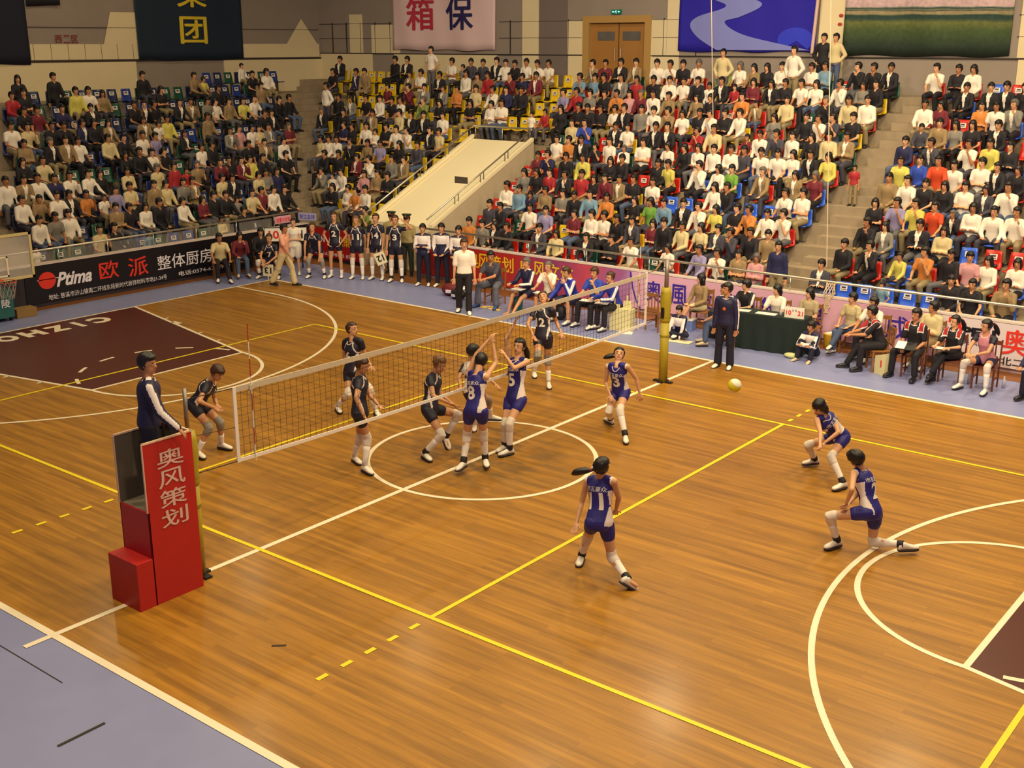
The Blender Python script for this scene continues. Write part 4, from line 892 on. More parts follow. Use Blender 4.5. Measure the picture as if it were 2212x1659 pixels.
# ------------------------------------------------------------------ kit painting
def loc3(F, c):
    r = c-F.J['pel']; L = (F.J['che']-F.J['pel']).length
    return r.dot(F.side)/F.k, r.dot(F.fwd)/F.k, r.dot(F.up)/L
def fn_blue(F, c, n):
    x, y, t = loc3(F, c)
    lim = .122+.03*max(0, t-.45)
    if abs(x) > lim-.022*max(0, .5-t) and t < .74: return 1
    if t > .80 and abs(x) > .160: return 1
    return 0
def fn_black(F, c, n):
    x, y, t = loc3(F, c)
    if .128 < abs(x) < .150 and t < .62 and y > -.02: return 1
    if .60 < t < .97 and abs(abs(x)-(.075+.09*(1-(t-.6)/.37)**1.5*1.0)) < .010: return 1
    return 0
def fn_libero(F, c, n):
    x, y, t = loc3(F, c); return 1 if (abs(x) > .13 and t > .55) else 0
def arm_stripe(w=.35, arms_only=True, base=0, stripe=1, both=0):
    def fn(F, c, n):
        best = 9; q = None
        for sd in 'LR':
            for a, b in ((F.J['sh'+sd], F.J['el'+sd]), (F.J['el'+sd], F.J['wr'+sd])):
                d = b-a; t = max(0, min(1, (c-a).dot(d)/d.length_squared)); p = a+d*t; e = (c-p).length
                if e < best: best = e; q = (sd, p, d.normalized())
        x, y, t = loc3(F, c)
        if best < .085*F.k and not (abs(x) < .12 and t < .9):
            sd, p, d = q; out = F.side*(1 if sd == 'L' else -1); out = out+F.up*.5; out = out-d*out.dot(d)
            if out.length > .01 and (c-p).normalized().dot(out.normalized()) > 1-w: return stripe
        elif t > .93 and .05 < abs(x) < .16 and n.dot(F.up) > .5 and abs(y) < .03: return stripe
        return base
    return fn
def fn_youth(F, c, n):
    x, y, t = loc3(F, c); s_ = arm_stripe(.12)(F, c, n)
    if s_: return 1
    if t < .52 and abs(x) < .15: return 1
    if t > .97: return 1
    return 0
def fn_refpolo(F, c, n):
    x, y, t = loc3(F, c)
    if t > .80 and .105 < abs(x) < .19 and t > .80+.0*x: return 2
    if t > .74 and .090 < abs(x) < .20: return 1
    return 0
WM, NM = M_SOCK, M_NUM
def blue_player(key, label, num, back, h=1.82, look=None, hair='short', skin=2, text_='市瓦豪众', hcol='black', socktop=.14, brace=True):
    base, J = JT[key]
    nw = .13 if len(num) == 1 else .18
    txt = [(num, nw, .21, .50, back, M_NUM)]
    txt.append((text_, .26, .062, .76, back, M_NUM, 0, 'team_name'))
    return person(key, label, J, h, (base[0], base[1], 0), look, skin, True, hair, hcol,
        top=dict(sleeve=0, mats=[M_BLUEJ, M_WHITEJ], fn=fn_blue, name='jersey', text=txt, hem=-.06, collar_mat=M_WHITEJ, vneck=not back, inf=.014),
        bottom=dict(len=.34, mats=[M_BLUEJ], name='shorts', inf=.014), socks=dict(mat=M_SOCK, top=socktop, brace=brace), pads=M_PAD, group='players in blue', category='volleyball player', voxel=.012)
def black_player(label, J, loc, num, h=1.84, back=False, look=None, hair='bun', hcol='brown', skin=0, socktop=.5, pads=M_PADG, brace=False, female=True, side=False, grp='players in black on court', curl=(.4, .4), extra=True):
    nw = .13 if len(num) == 1 else .20
    return person('p', label, J, h, loc, look, skin, female, hair, hcol,
        top=dict(sleeve=.38, mats=[M_BLACKJ, M_WHITEJ], fn=fn_black, name='jersey', text=[(num, nw, .17, .52, back, M_NUM)] if num else [], hem=-.06, collar_mat=M_WHITEJ, vneck=not back, inf=.014),
        bottom=dict(len=.36, mats=[M_BLACKJ], name='shorts', inf=.013), socks=dict(mat=M_SOCK, top=socktop, brace=brace), pads=pads, group=grp, category='volleyball player', curl=curl, voxel=.012)
blue_player('blue8', 'volleyball player in blue number 8 jersey seen from behind, arms raised beside the net', '8', True, 1.84, look=(-.5, 1, -.3), hair='fringe')
blue_player('blue5', 'volleyball player in blue number 5 jersey with forearms lifted, facing out from the net', '5', False, 1.84, look=(.1, -1, -.35), hair='pony')
blue_player('blue3', 'volleyball player in blue number 3 jersey with a flying ponytail, running near the yellow post', '3', False, 1.80, look=(.5, -.9, -.25), hair=('pony', (-.9, -.5, -.05)))
blue_player('blue11', 'volleyball player in blue number 11 jersey seen from behind inside the attack line', '11', True, 1.80, look=(.1, 1, 0), hair=('pony', (-.8, -.55, -.05)))
blue_player('blue1', 'volleyball player in blue number 1 jersey crouching with forearms joined', '1', False, 1.78, look=(-.35, -1, -.1), hair='bob')
blue_player('blue2', 'volleyball player in blue number 2 jersey lunging down on one knee', '2', True, 1.80, look=(-1, .1, -.1), hair='fringe', socktop=.25)
def bp(key, *a, **k):
    base, J = JT[key]; return black_player(a[0], J, (base[0], base[1], 0), *a[1:], **k)
bp('black12', 'volleyball player in black number 12 jersey standing behind the far part of the net', '12', h=1.86, look=(.5, -.9, .1), hair='bun')
bp('black_net', 'volleyball player in black standing sideways close behind the net', '', h=1.82, look=(1, .2, .05), hair='bun', hcol='brown', pads=M_PAD, socktop=.25)
bp('black_lunge', 'volleyball player in black stepping wide under the net with white knee pads', '', h=1.86, look=(1, .1, .1), hair='bun', hcol='blond', pads=M_PAD, brace=True, socktop=.25)
bp('black6', 'volleyball player in black number 6 jersey behind the net in the back court', '6', h=1.82, look=(.9, .1, .05), hair='bun', pads=M_PAD)
bp('black_crouch', 'volleyball player in black bending forward beside the red umpire stand', '9', h=1.82, back=True, look=(1, .2, .0), hair='fringe', hcol='brown', socktop=.55)
base, J = JT['libero']
person('p', 'volleyball player in a white and black shirt half hidden behind number 8', J, 1.76, (base[0], base[1], 0), (.4, 1, .1), 0, True, 'fringe', 'black',
    top=dict(sleeve=.5, mats=[M_WHITEJ, M_BLACKJ], fn=fn_libero, name='jersey', text=[('4', .13, .17, .52, False, M_BLACKJ)]), bottom=dict(len=.36, mats=[M_BLACKJ], name='shorts'), socks=dict(mat=M_SOCK, top=.5), pads=M_PADG, group='players in black on court', category='volleyball player')

# ------------------------------------------------------------------ umpire stand, first referee
M_STRED = mat('stand_red', 'b01c1a', .5, noise=.08, nscale=4); M_STIN = mat('stand_inside_grey', '5b5148', .7, noise=.1); M_EDGE = mat('stand_pale_edge', 'd8b49a', .6)
st = empty('umpire_stand', (0.015, -6.0, 0)); tag(st, 'tall red boxed umpire stand with four pale characters and a low step', 'umpire stand')
mb = MB()
x0, x1, y0, y1 = -.285, .285, -.31, .36
mb.box(x1-.02, x1, y0, y1, 0, 1.99); mb.box(x0, x0+.02, y0, y1, 0, 1.17); mb.box(x0+.02, x1-.02, y1-.02, y1, 0, 1.99); mb.box(x0, x1, y0, y0+.02, 0, 1.17)
bevel(mb.build('red_panel', M_STRED, st), .004)
MB().box(x0, x0+.02, y0+.0, y1, 1.17, 1.99).box(x0+.02, x1-.02, y1-.035, y1-.02, 1.17, 1.97).box(x1-.03, x1-.02, y0+.01, y1-.03, 1.17, 1.97).build('grey_panel', M_STIN, st)
MB().box(x0+.02, x1-.02, y0+.02, y1-.02, 1.12, 1.17).build('platform', mat('platform_board', '7a7064', .8), st)
mb = MB().box(x0-.005, x0+.025, y0, y1, 1.99, 2.01).box(x1-.025, x1+.005, y0, y1, 1.99, 2.01).box(x0, x1, y1-.025, y1+.005, 1.99, 2.01).box(x1-.02, x1+.001, y0-.012, y0, 1.17, 2.0).box(x0, x0+.02, y0-.012, y0, 1.17, 1.99)
mb.build('pale_edge', M_EDGE, st)
bevel(MB().box(x0, x1, -.53, y0, 0, .60).build('step', M_STRED, st), .006)
mb = MB()
for i, ch in enumerate('奥风策划'): write(mb, ch, (x1, .04, 1.76-.245*i), (0, 1, 0), (0, 0, 1), .21, .36, bold=.018)
mb.build('stand_lettering', mat('stand_print', 'd2b0a8', .5), st)
J = fk(1.80, lean=4, armL=((.25, .15, -1), (.1, .45, -1)), armR=((.35, .35, -1), (.2, .7, -.75)))
def fn_ref(F, c, n):
    return arm_stripe(.16)(F, c, n)
person('p', 'referee in a navy tracksuit standing on the red umpire stand with a whistle', rotJ(J, facing(.55, .83)), 1.80, (-.02, -5.98, 1.17), (1, .45, -.1), 1, False, 'short', 'black',
    top=dict(sleeve=1.95, mats=[M_NAVYT, M_WHITEJ], fn=fn_ref, name='jacket', inf=.022, hem=-.08, collar_mat=M_WHITEJ), bottom=dict(len=1.93, mats=[M_NAVYC], inf=.016), shoes='k', category='referee')
# second referee
J = fk(1.78, lean=1, armL=((.14, .0, -1), (.04, .10, -1)), armR=((.14, .0, -1), (.04, .10, -1)), legL=((.06, 0, -1), (.03, -.02, -1)))
b, F = person('p', 'referee in a navy tracksuit with a round badge standing on the far sideline', rotJ(J, facing(.15, -1)), 1.78, (.42, 7.14, 0), (-.5, -.9, .1), 1, False, 'short', 'black',
    top=dict(sleeve=1.95, mats=[M_NAVYT, M_WHITEJ], fn=fn_ref, name='jacket', inf=.022, hem=-.08, collar_mat=M_WHITEJ), bottom=dict(len=1.95, mats=[M_NAVYC], inf=.02, flare=.02), shoes='w', category='referee')
c = F.J['pel']+(F.J['che']-F.J['pel'])*.62+F.fwd*.135
mb = MB(); mb.ell(c, F.side*.036, F.fwd*.006, F.up*.036, 16, 6); place('badge', mb.mesh('badge', [mat('badge_orange', 'c2602c', .4)], True), b)
mb = MB(); mb.tube([c+F.up*.03, F.J['che']+F.fwd*.07+F.side*.01], .004, 5); place('lanyard', mb.mesh('lanyard', [M_WHITEJ], True), b)

# ------------------------------------------------------------------ net
net = empty('volleyball_net', (0, 0, 0)); tag(net, 'long black mesh volleyball net with white top and bottom tape across the court', 'net')
YN = 4.76
def sag(y): return -.05*(1-(y/YN)**2)
def zt(y): return 2.27+sag(y)
def zb_(y): return 1.27+sag(y)*.8+.03*abs(y/YN)**3
mb = MB(); N = 96
for i in range(N):
    y = -YN+2*YN*i/(N-1); w_ = .012*math.sin(y*3)
    mb.tube([(w_*q, y, zt(y)-.06-(zt(y)-zb_(y)-.08)*t) for t, q in ((0, 0), (.35, 1), (.7, .6), (1, 0))], .0022, 4)
for j in range(1, 10):
    t = j/10; mb.tube([(.012*math.sin(y*3)*math.sin(math.pi*t), y, zt(y)+(zb_(y)-zt(y))*t) for y in [-YN+2*YN*i/40 for i in range(41)]], .0022, 4)
mb.build('mesh', mat('net_cord', '1c1618', .8), net)
def tape(z_, hh, th=.008):
    mb = MB(); n = 40
    for i in range(n):
        a = -YN+2*YN*i/n; b_ = -YN+2*YN*(i+1)/n
        mb.add([(x, y, z_(y)+dz) for y in (a, b_) for x, dz in ((-th, -hh), (th, -hh), (th, 0), (-th, 0))], [(0, 1, 5, 4), (1, 2, 6, 5), (2, 3, 7, 6), (3, 0, 4, 7)]+([(3, 2, 1, 0)] if i == 0 else [])+([(4, 5, 6, 7)] if i == n-1 else []))
    return mb
M_TAPE = mat('net_tape', 'bdb09c', .7, noise=.12, nscale=12)
tape(zt, .072).build('top_tape', M_TAPE, net); tape(lambda y: zb_(y)+.03, .045).build('bottom_tape', mat('net_tape_white', 'e2dad4', .7), net)
for s in (-1, 1): MB().box(-.01, .01, s*YN-.025, s*YN+.025, zb_(YN)-.02, zt(YN)).build('side_band', mat('net_tape_white', 'e2dad4', .7), net)
for s in (-1, 1): MB().tube([(0, s*4.5, zb_(4.5)), (0, s*4.5, zt(4.5))], .012, 6).build('side_tape', M_TAPE, net)
for s in (-1, 1):
    for z in (2.26, 1.30): MB().tube([(0, s*YN, z), (0.0, s*5.46, z+.02)], .006, 6).build('tension_cord', mat('net_cord', '1c1618', .8), net)
    MB().tube([(0, s*YN, 1.75), (0, s*5.44, 1.80)], .004, 5).build('tension_cord', mat('net_cord', '1c1618', .8), net)
for s in (-1, 1):
    an_ = empty('antenna', (0, s*4.5, 1.25)); tag(an_, 'thin red and white antenna clipped to the %s end of the net' % ('near' if s < 0 else 'far'), 'antenna')
    for q in range(8): MB().tube([(.014, 0, -.02+.225*q), (.014, 0, -.02+.225*(q+1))], .0065, 6).build('rod_band', mat('antenna_red', 'a82018', .5) if q % 2 else mat('antenna_white', 'e4dcd0', .5), an_)
    MB().box(-.016, .024, -.03, .03, .93, 1.0).build('clip', M_TAPE, an_)
M_POST = mat('post_pad_yellow', 'a08e1e', .55, noise=.12, nscale=5)
for s in (-1, 1):
    po = empty('net_post', (0.0, s*5.48, 0)); tag(po, 'yellow padded net post on the far sideline' if s > 0 else 'yellow padded net post hidden behind the red umpire stand', 'net post')
    mb = MB(); mb.tube([(0, 0, 0), (0, 0, 1.22)], .085, 18); mb.build('lower_pad', M_POST, po, smooth=True)
    mb = MB(); mb.tube([(0, 0, 1.20), (0, 0, 1.25), (0, 0, 1.42), (0, 0, 1.60), (0, 0, 1.78), (0, 0, 1.88)], [.088, .098, .092, .112, .100, .085], 18); mb.build('upper_pad', M_POST, po, smooth=True)
    for z in (.92, 1.28, 1.74): MB().tube([(0, 0, z), (0, 0, z+.035)], .097, 18).build('strap', mat('post_strap', '8c7c1a', .6), po)
    MB().tube([(0, 0, 1.85), (0, 0, 2.42)], .042 if s > 0 else .026, 14).build('steel_tube', mat('post_steel', '8a8078', .4, metal=.5), po, smooth=True)
    MB().box(-.20, .20, -.05, .05, .003, .03).box(-.05, .05, -.14, .14, .003, .03).build('base_plate', M_BLACK, po)
    MB().box(-.03, .03, -.12, -.06, 1.3, 1.5).build('winch', M_BLACK, po)
# ball
bo = empty('volleyball', (3.40, 1.90, 1.38)); tag(bo, 'yellow and white volleyball in the air over the far sideline', 'ball')
mb = MB(); mb.ball((0, 0, 0), .105, 32, 24); me = mb.mesh('ball', [mat('ball_yellow', 'd8c81e', .5), mat('ball_white', 'e8e0d0', .5)], True)
for p in me.polygons:
    c = p.center.normalized(); p.material_index = 1 if abs(c.z*.8+c.x*.5) > .45 else 0
place('ball_panel', me, bo)
mb = MB()
for q in (-.45, .45):
    ax = V((.5, 0, .8)).normalized(); e1 = ax.orthogonal().normalized(); e2 = ax.cross(e1); hh = q/math.sqrt(.89); r = math.sqrt(max(0, 1-hh*hh))
    mb.tube([(ax*hh+(e1*math.cos(a*math.pi/16)+e2*math.sin(a*math.pi/16))*r)*.1052 for a in range(32)], .0012, 4, 0, True)
place('ball_seam', mb.mesh('seam', [M_JOINT]), bo)

# ------------------------------------------------------------------ furniture for the court side
M_CHAIR = mat('chair_wood', '8a5a2c', .5, noise=.15, nscale=6)
def chair(label, loc, rz, colour=None, slatback=True, group='wooden chairs at the court side'):
    m = colour or M_CHAIR
    t = empty('wooden_chair', loc, rz); tag(t, label, 'chair', group)
    bevel(MB().box(-.21, .21, -.22, .20, .42, .45).build('seat', m, t), .008)
    for sx in (-1, 1):
        MB().box(sx*.19-.018, sx*.19+.018, -.21, -.174, 0, .42).build('leg', m, t)
        mb = MB(); mb.tube([(sx*.19, .18, 0), (sx*.19, .18, .45), (sx*.19, .225, .92)], .02, 4); mb.build('leg', m, t)
        MB().box(sx*.19-.01, sx*.19+.01, -.18, .17, .2, .225).build('stretcher', m, t)
    b_ = MB().box(-.19, .19, .20, .225, .82, .90).box(-.19, .19, .19, .21, .52, .56)
    b_.build('back_rail', m, t)
    for q in (-.09, 0, .09): MB().box(q-.012, q+.012, .197, .213, .55, .83).build('back_slat', m, t)
    return t
def bench(label, loc, rz, L=1.3, m=None):
    m = m or mat('bench_redwood', '6a3422', .5, noise=.15)
    t = empty('bench', loc, rz); tag(t, label, 'bench')
    bevel(MB().box(-L/2, L/2, -.15, .15, .40, .44).build('seat', m, t), .006)
    for sx in (-1, 1):
        for sy in (-1, 1): MB().box(sx*(L/2-.1)-.02, sx*(L/2-.1)+.02, sy*.11-.02, sy*.11+.02, 0, .40).build('leg', m, t)
        MB().box(sx*(L/2-.1)-.012, sx*(L/2-.1)+.012, -.10, .10, .15, .18).build('stretcher', m, t)
    return t
# seated pose helpers
LEGS = dict(
  sit=((.10, 1, -.06), (.02, .05, -1)), apart=((.34, 1, -.05), (.05, .02, -1)), out=((.12, 1, -.22), (.06, .55, -1)), tuck=((.12, 1, -.10), (.0, -.30, -1)), cross=((-.18, 1, .12), (-.35, .45, -1)))
ARMS = dict(
  lap=((.22, .30, -1), (-.42, .85, -.32)), fold=((.10, .22, -1), (-1, .42, .10)), knee=((.30, .55, -1), (-.10, .95, -.55)), chin=((.10, .60, -1), (-.35, .25, 1)), side=((.16, -.03, -1), (.06, .12, -1)),
  lean=((.05, .95, -.9), (-.45, .9, -.1)), hips=((.55, -.2, -1), (-.55, .35, -.75)), write=((.2, .6, -.9), (-.35, 1, .05)), salute=((.85, .3, .1), (-.75, .2, .75)), back=((.2, -.35, -1), (-.15, -.3, -1)), clasp=((.15, .1, -1), (-.40, .75, -.55)))
def seated(label, loc, face_, h=1.72, seat=.45, lean=4, arms=('lap', 'lap'), legs=('sit', 'sit'), top=None, bottom=None, twist=0, **k):
    J = fk(h, seat=seat, lean=lean, twist=twist, armL=ARMS[arms[0]] if isinstance(arms[0], str) else arms[0], armR=ARMS[arms[1]] if isinstance(arms[1], str) else arms[1], legL=LEGS[legs[0]] if isinstance(legs[0], str) else legs[0], legR=LEGS[legs[1]] if isinstance(legs[1], str) else legs[1])
    return person('p', label, rotJ(J, facing(*face_)), h, loc, k.pop('look', None), top=top, bottom=bottom, **k)
def standing(label, loc, face_, h=1.75, lean=1, arms=('side', 'side'), legs=None, top=None, bottom=None, **k):
    J = fk(h, lean=lean, armL=ARMS[arms[0]] if isinstance(arms[0], str) else arms[0], armR=ARMS[arms[1]] if isinstance(arms[1], str) else arms[1], legL=(legs or (None, None))[0], legR=(legs or (None, None))[1])
    return person('p', label, rotJ(J, facing(*face_)), h, loc, k.pop('look', None), top=top, bottom=bottom, **k)
def tee(c, s=.6, **k): return dict(sleeve=s, mats=[fabric(c)], name='shirt', inf=.016, hem=-.08, **k)
def lng(c, s=1.92, **k): return dict(sleeve=s, mats=[fabric(c)], name='shirt', inf=.018, hem=-.08, **k)
def pants(m=None, **k): return dict(len=1.93, mats=[m or fabric('k')], inf=.018, **k)
def shorts_(m, L=.7, **k): return dict(len=L, mats=[m], inf=.02, name='shorts', **k)
TRACK = dict(sleeve=1.95, mats=[M_ROYT, M_WHITEJ], fn=arm_stripe(.16), name='jacket', inf=.022, hem=-.08)
YOUTH = dict(sleeve=1.95, mats=[M_WHITEJ, M_NAVYT], fn=fn_youth, name='jacket', inf=.022, hem=-.06, collar_mat=M_NAVYT)
REFP = dict(sleeve=.75, mats=[fabric('k'), M_WHITEJ, fabric('r')], fn=fn_refpolo, name='polo_shirt', inf=.018, hem=-.06, collar_mat=M_WHITEJ)
# standing substitutes
GS = 'substitutes in black standing at the corner'
sp = ((.10, .0, -1), (.02, -.02, -1))
def sub(label, num, loc, arms, look, hcol='brown', hair='bun', h=1.86, legs=(sp, sp), **k):
    J = fk(h, lean=1, armL=ARMS[arms[0]] if isinstance(arms[0], str) else arms[0], armR=ARMS[arms[1]] if isinstance(arms[1], str) else arms[1], legL=legs[0], legR=legs[1])
    black_player(label, rotJ(J, facing(*look[:2])), loc, num, h=h, look=(look[0], look[1], .02), hair=hair, hcol=hcol, grp=GS, **k)
sub('standing player in black number 2 jersey, hands behind her hips, bare shins', '2', (-12.75, 8.80, 0), ('hips', 'hips'), (.5, -.8), 'brown', pads=None, socktop=.72, h=1.86)
sub('standing player in black number 11 jersey with tall white socks', '11', (-12.12, 9.02, 0), ('back', 'back'), (.5, -.8), 'blond', pads=M_PAD, socktop=.25, h=1.78)
sub('standing player in black number 14 jersey holding a white paddle marked 12', '14', (-11.62, 9.30, 0), (((.12, .1, -1), (.0, .35, -1)), 'side'), (.4, -.9), 'brown', pads=M_PAD, socktop=.3, h=1.86)
sub('standing player in black number 3 jersey saluting at her forehead', '3', (-10.98, 9.40, 0), ('salute', 'side'), (.5, -.85), 'brown', pads=M_PAD, socktop=.25, brace=True, h=1.86)
J = fk(1.80, lean=38, headtilt=-25, armL=((.10, .35, -1), (.0, .1, -1)), armR=((.10, .35, -1), (.0, .1, -1)), legL=((.28, .5, -1), (.05, -.35, -1)), legR=((.28, .5, -1), (.05, -.35, -1)))
black_player('player in black leaning forward with hands on grey knee pads beside the scoreboard', rotJ(J, facing(.5, -.8)), (-13.15, 8.45, 0), '', h=1.80, look=(.5, -.9, -.1), hair='bun', grp=GS, brace=True)
J = fk(1.78, z=.42, lean=12, armL=((.2, .6, -1), (-.5, .7, -.4)), armR=((.2, .6, -1), (-.4, .6, -.6)), legL=((.5, 1, .22), (.0, -.25, -1)), legR=((.5, 1, .22), (.0, -.25, -1)))
lowa = min(J['anL'].z, J['anR'].z); J = {n: v+V((0, 0, .085-lowa)) for n, v in J.items()}
black_player('player in black number 7 jersey squatting in the court corner with a paddle marked 13', rotJ(J, facing(.5, -.8)), (-14.25, 7.75, 0), '7', h=1.78, look=(.5, -.8, 0), hair='bun', grp=GS, brace=True, pads=M_PAD)
def paddle(label, num, loc, rz, tilt, hang=True):
    t = empty('number_paddle', loc, rz); t.rotation_euler = (tilt[0], tilt[1], rz); tag(t, label, 'number paddle')
    bevel(MB().box(-.15, .15, -.008, .008, -.17, .17).build('board', mat('paddle_cream', 'e0d6b4', .5), t), .03, 3)
    MB().tube([(0, 0, .16), (0, 0, .30)], .014, 8).build('handle', mat('paddle_cream', 'e0d6b4', .5), t)
    mb = MB(); write(mb, num, (0, -.009, 0), (1, 0, 0), (0, 0, 1), .18, .20, bold=.03, off=.002); mb.build('number', M_BLACK, t)
paddle('white paddle marked 12 held upside down by the number 14 player', '12', (-11.28, 9.10, .66), facing(.5, -.85), (0, math.radians(158)))
paddle('white paddle marked 13 hanging from the squatting number 7 player', '13', (-13.98, 7.38, .26), facing(.5, -.85), (0, math.radians(182)))
# walking man, coach, youths, soldiers
stp = (((.05, .42, -1), (.02, .15, -1)), ((.05, -.35, -1), (.02, -.55, -1)))
standing('man in a pink shirt and pale trousers striding across the court corner', (-12.95, 7.1, 0), (.9, .35), 1.74, 5, (((.2, -.3, -1), (.0, .2, -1)), ((.2, .4, -1), (.0, .75, -1))), stp, top=tee('p', mat_=None) if False else dict(sleeve=.6, mats=[mat('cloth_salmon', 'e0a088', .8)], name='shirt', inf=.02, hem=-.02), bottom=pants(fabric('c'), flare=.025), skin=3, look=(1, .3, -.1), shoes='k')
standing('man in a white shirt and black trousers walking by the visitors bench', (-6.95, 7.62, 0), (.6, -.8), 1.86, 1, ('side', 'side'), (((.02, .18, -1), (.0, .0, -1)), ((.10, -.12, -1), (.02, -.3, -1))), top=dict(sleeve=.8, mats=[fabric('w')], name='shirt', inf=.022, hem=-.02, collar_mat=fabric('w')), bottom=pants(flare=.02), hcol='brown', look=(.7, -.7, -.05), skin=0, category='coach')
standing('youth in a white and navy track jacket with folded arms, nearest the cream tunnel wall', (-10.05, 9.5, 0), (.45, -.9), 1.70, 1, ('fold', 'fold'), (sp, sp), top=YOUTH, bottom=pants(M_NAVYC), hair='fringe', group='youths in track jackets')
standing('youth in a white and navy track jacket holding a pale cap before his legs', (-9.55, 9.7, 0), (.4, -.9), 1.74, 2, ('clasp', 'clasp'), (sp, sp), top=YOUTH, bottom=pants(M_NAVYC), hair='fringe', group='youths in track jackets')
standing('youth in a white and navy track jacket half hidden behind the coach in white', (-8.98, 9.75, 0), (.4, -.9), 1.72, 2, ('fold', 'clasp'), (sp, sp), top=YOUTH, bottom=pants(M_NAVYC), hair='fringe', group='youths in track jackets')
M_KHAKI = mat('uniform_khaki', '9a8a5c', .8, noise=.1); CAPM = [mat('cap_olive', '24301e', .7), mat('cap_band', '5a1c18', .6), mat('cap_badge', 'd8b040', .4, metal=.6), M_BLACK]
for lb, loc, fc in (('guard in a khaki shirt and peaked cap standing behind the number 3 player', (-12.05, 10.35, 0), (.45, -.9)), ('guard in a khaki shirt and peaked cap standing behind the youth with folded arms', (-11.35, 10.25, 0), (.45, -.9))):
    standing(lb, loc, fc, 1.74, 0, ('side', 'side'), None, top=dict(sleeve=.8, mats=[M_KHAKI], name='shirt', inf=.02, hem=-.02), bottom=pants(mat('uniform_trousers', '1c2218', .8)), shoes='k', cap=(CAPM, True), hair='short', category='guard', group='guards by the tunnel')
standing('girl in a white sleeveless top standing behind the flip scoreboard', (-13.95, 8.35, 0), (.6, -.75), 1.62, 1, ('fold', 'clasp'), None, top=dict(sleeve=.3, mats=[fabric('w')], name='top', inf=.014, hem=-.05), bottom=dict(len=.75, mats=[fabric('w')], name='skirt', inf=.04), hair='bun', female=True, skin=2)
# seated by the left barrier
def with_chair(label, loc, face_, cl, back=.02, **k):
    rz = facing(*face_); seated(label, loc, face_, **k)
    if cl: chair(cl, loc, rz)
with_chair('man in a cream shirt and dark trousers sitting against the black banner with papers', (-15.0, 6.55, 0), (.85, -.5), 'low wooden chair under the man in cream by the black banner', h=1.70, lean=14, arms=('knee', 'knee'), legs=('out', 'sit'), top=tee('c'), bottom=pants(), skin=3, look=(.9, -.3, -.1))
with_chair('woman in a dark red top and jeans sitting by the black banner', (-15.0, 7.25, 0), (.85, -.5), 'low wooden chair under the woman in dark red by the banner', h=1.62, lean=16, arms=('chin', 'lap'), top=lng('m'), bottom=pants(M_DENIM), female=True, hair='bob', skin=0, look=(.9, -.2, 0), shoes='t')
with_chair('person in black holding a white card, sitting nearest the flip scoreboard', (-15.0, 8.0, 0), (.85, -.5), 'low wooden chair nearest the flip scoreboard', h=1.64, lean=12, arms=('lap', 'lap'), top=lng('k'), bottom=pants(), hair='fringe', skin=0)
# visitors bench
for i, x in enumerate((-5.4, -3.6)): bench('low redwood bench under the visitors, %s half' % ('left' if i == 0 else 'right'), (x, 8.62, 0), 0, 1.7, None)
chair('wooden chair under the big man in grey', (-7.0, 8.85, 0), facing(.2, -1))
seated('big man in grey sitting hunched at the left start of the visitors bench', (-7.0, 8.85, 0), (.2, -1), h=1.88, lean=20, arms=('lean', 'lean'), legs=('apart', 'apart'), top=tee('d', .7, loose=.01), bottom=pants(mat('grey_trousers', '5a5c6c', .8), flare=.02), fat=1.22, skin=1, look=(.5, -.8, -.35), shoes='b', headtilt=0) if False else seated('big man in grey sitting hunched at the left start of the visitors bench', (-7.0, 8.85, 0), (.2, -1), h=1.88, lean=20, arms=('lean', 'lean'), legs=('apart', 'apart'), top=tee('d', .7, loose=.01), bottom=pants(mat('grey_trousers', '5a5c6c', .8), flare=.02), fat=1.22, skin=1, look=(.5, -.8, -.35), shoes='b')
NAVT = dict(TRACK, mats=[M_NAVYT, M_WHITEJ])
seated('woman in a navy jacket with bare legs stretched out, writing on the bench', (-5.75, 8.62, 0), (-.1, -1), h=1.78, lean=8, arms=('write', 'write'), legs=((.15, 1, -.35), (.05, .45, -1)) and (((.12, 1, -.25), (-.1, .8, -1)), ((.12, 1, -.15), (.1, .25, -1))), top=dict(TRACK, mats=[M_NAVYT, M_WHITEJ]), bottom=shorts_(M_NAVYT, .5), female=True, hair='short', hcol='grey', skin=0, look=(.1, -1, -.25), shoes='bare')
seated('woman in a white tee shirt resting her chin on her hand on the bench', (-5.1, 8.62, 0), (.1, -1), h=1.76, lean=10, arms=('chin', 'write'), legs=('sit', 'sit'), top=tee('w'), bottom=shorts_(fabric('k'), .6), female=True, hair='bun', hcol='grey', skin=0)
seated('man in a royal blue track jacket bending forward with his hand at his mouth', (-4.4, 8.62, 0), (-.2, -1), h=1.78, lean=24, arms=('chin', 'knee'), legs=('apart', 'apart'), top=TRACK, bottom=shorts_(M_NAVYT, .9), hair='short', hcol='brown', skin=0)
seated('man in a bright blue tee shirt with his fist at his mouth and black trousers', (-3.75, 8.62, 0), (0, -1), h=1.80, lean=10, arms=('chin', 'write'), legs=('sit', 'apart'), top=tee('B'), bottom=pants(), hair='short', hcol='brown', skin=0)
seated('woman in a royal blue track jacket writing at the right end of the visitors bench', (-3.2, 8.62, 0), (-.35, -1), h=1.76, lean=18, arms=('write', 'write'), legs=('sit', 'sit'), top=TRACK, bottom=pants(), female=True, hair='bun', hcol='brown', skin=0, look=(-.3, -.9, .05))
for i, (x, lb) in enumerate(((-5.72, 'woman in navy'), (-5.05, 'woman in the white tee shirt'), (-3.7, 'man in bright blue'), (-3.28, 'woman at the bench end'))):
    o = MB().box(-.15, .15, -.11, .11, 0, .012).build('writing_pad', mat('paper_white', 'e8e2d8', .6), None, (x, 8.17, .665 if i < 2 else .66), .1*i); tag(o, 'white writing pad on the lap of the '+lb, 'paper')
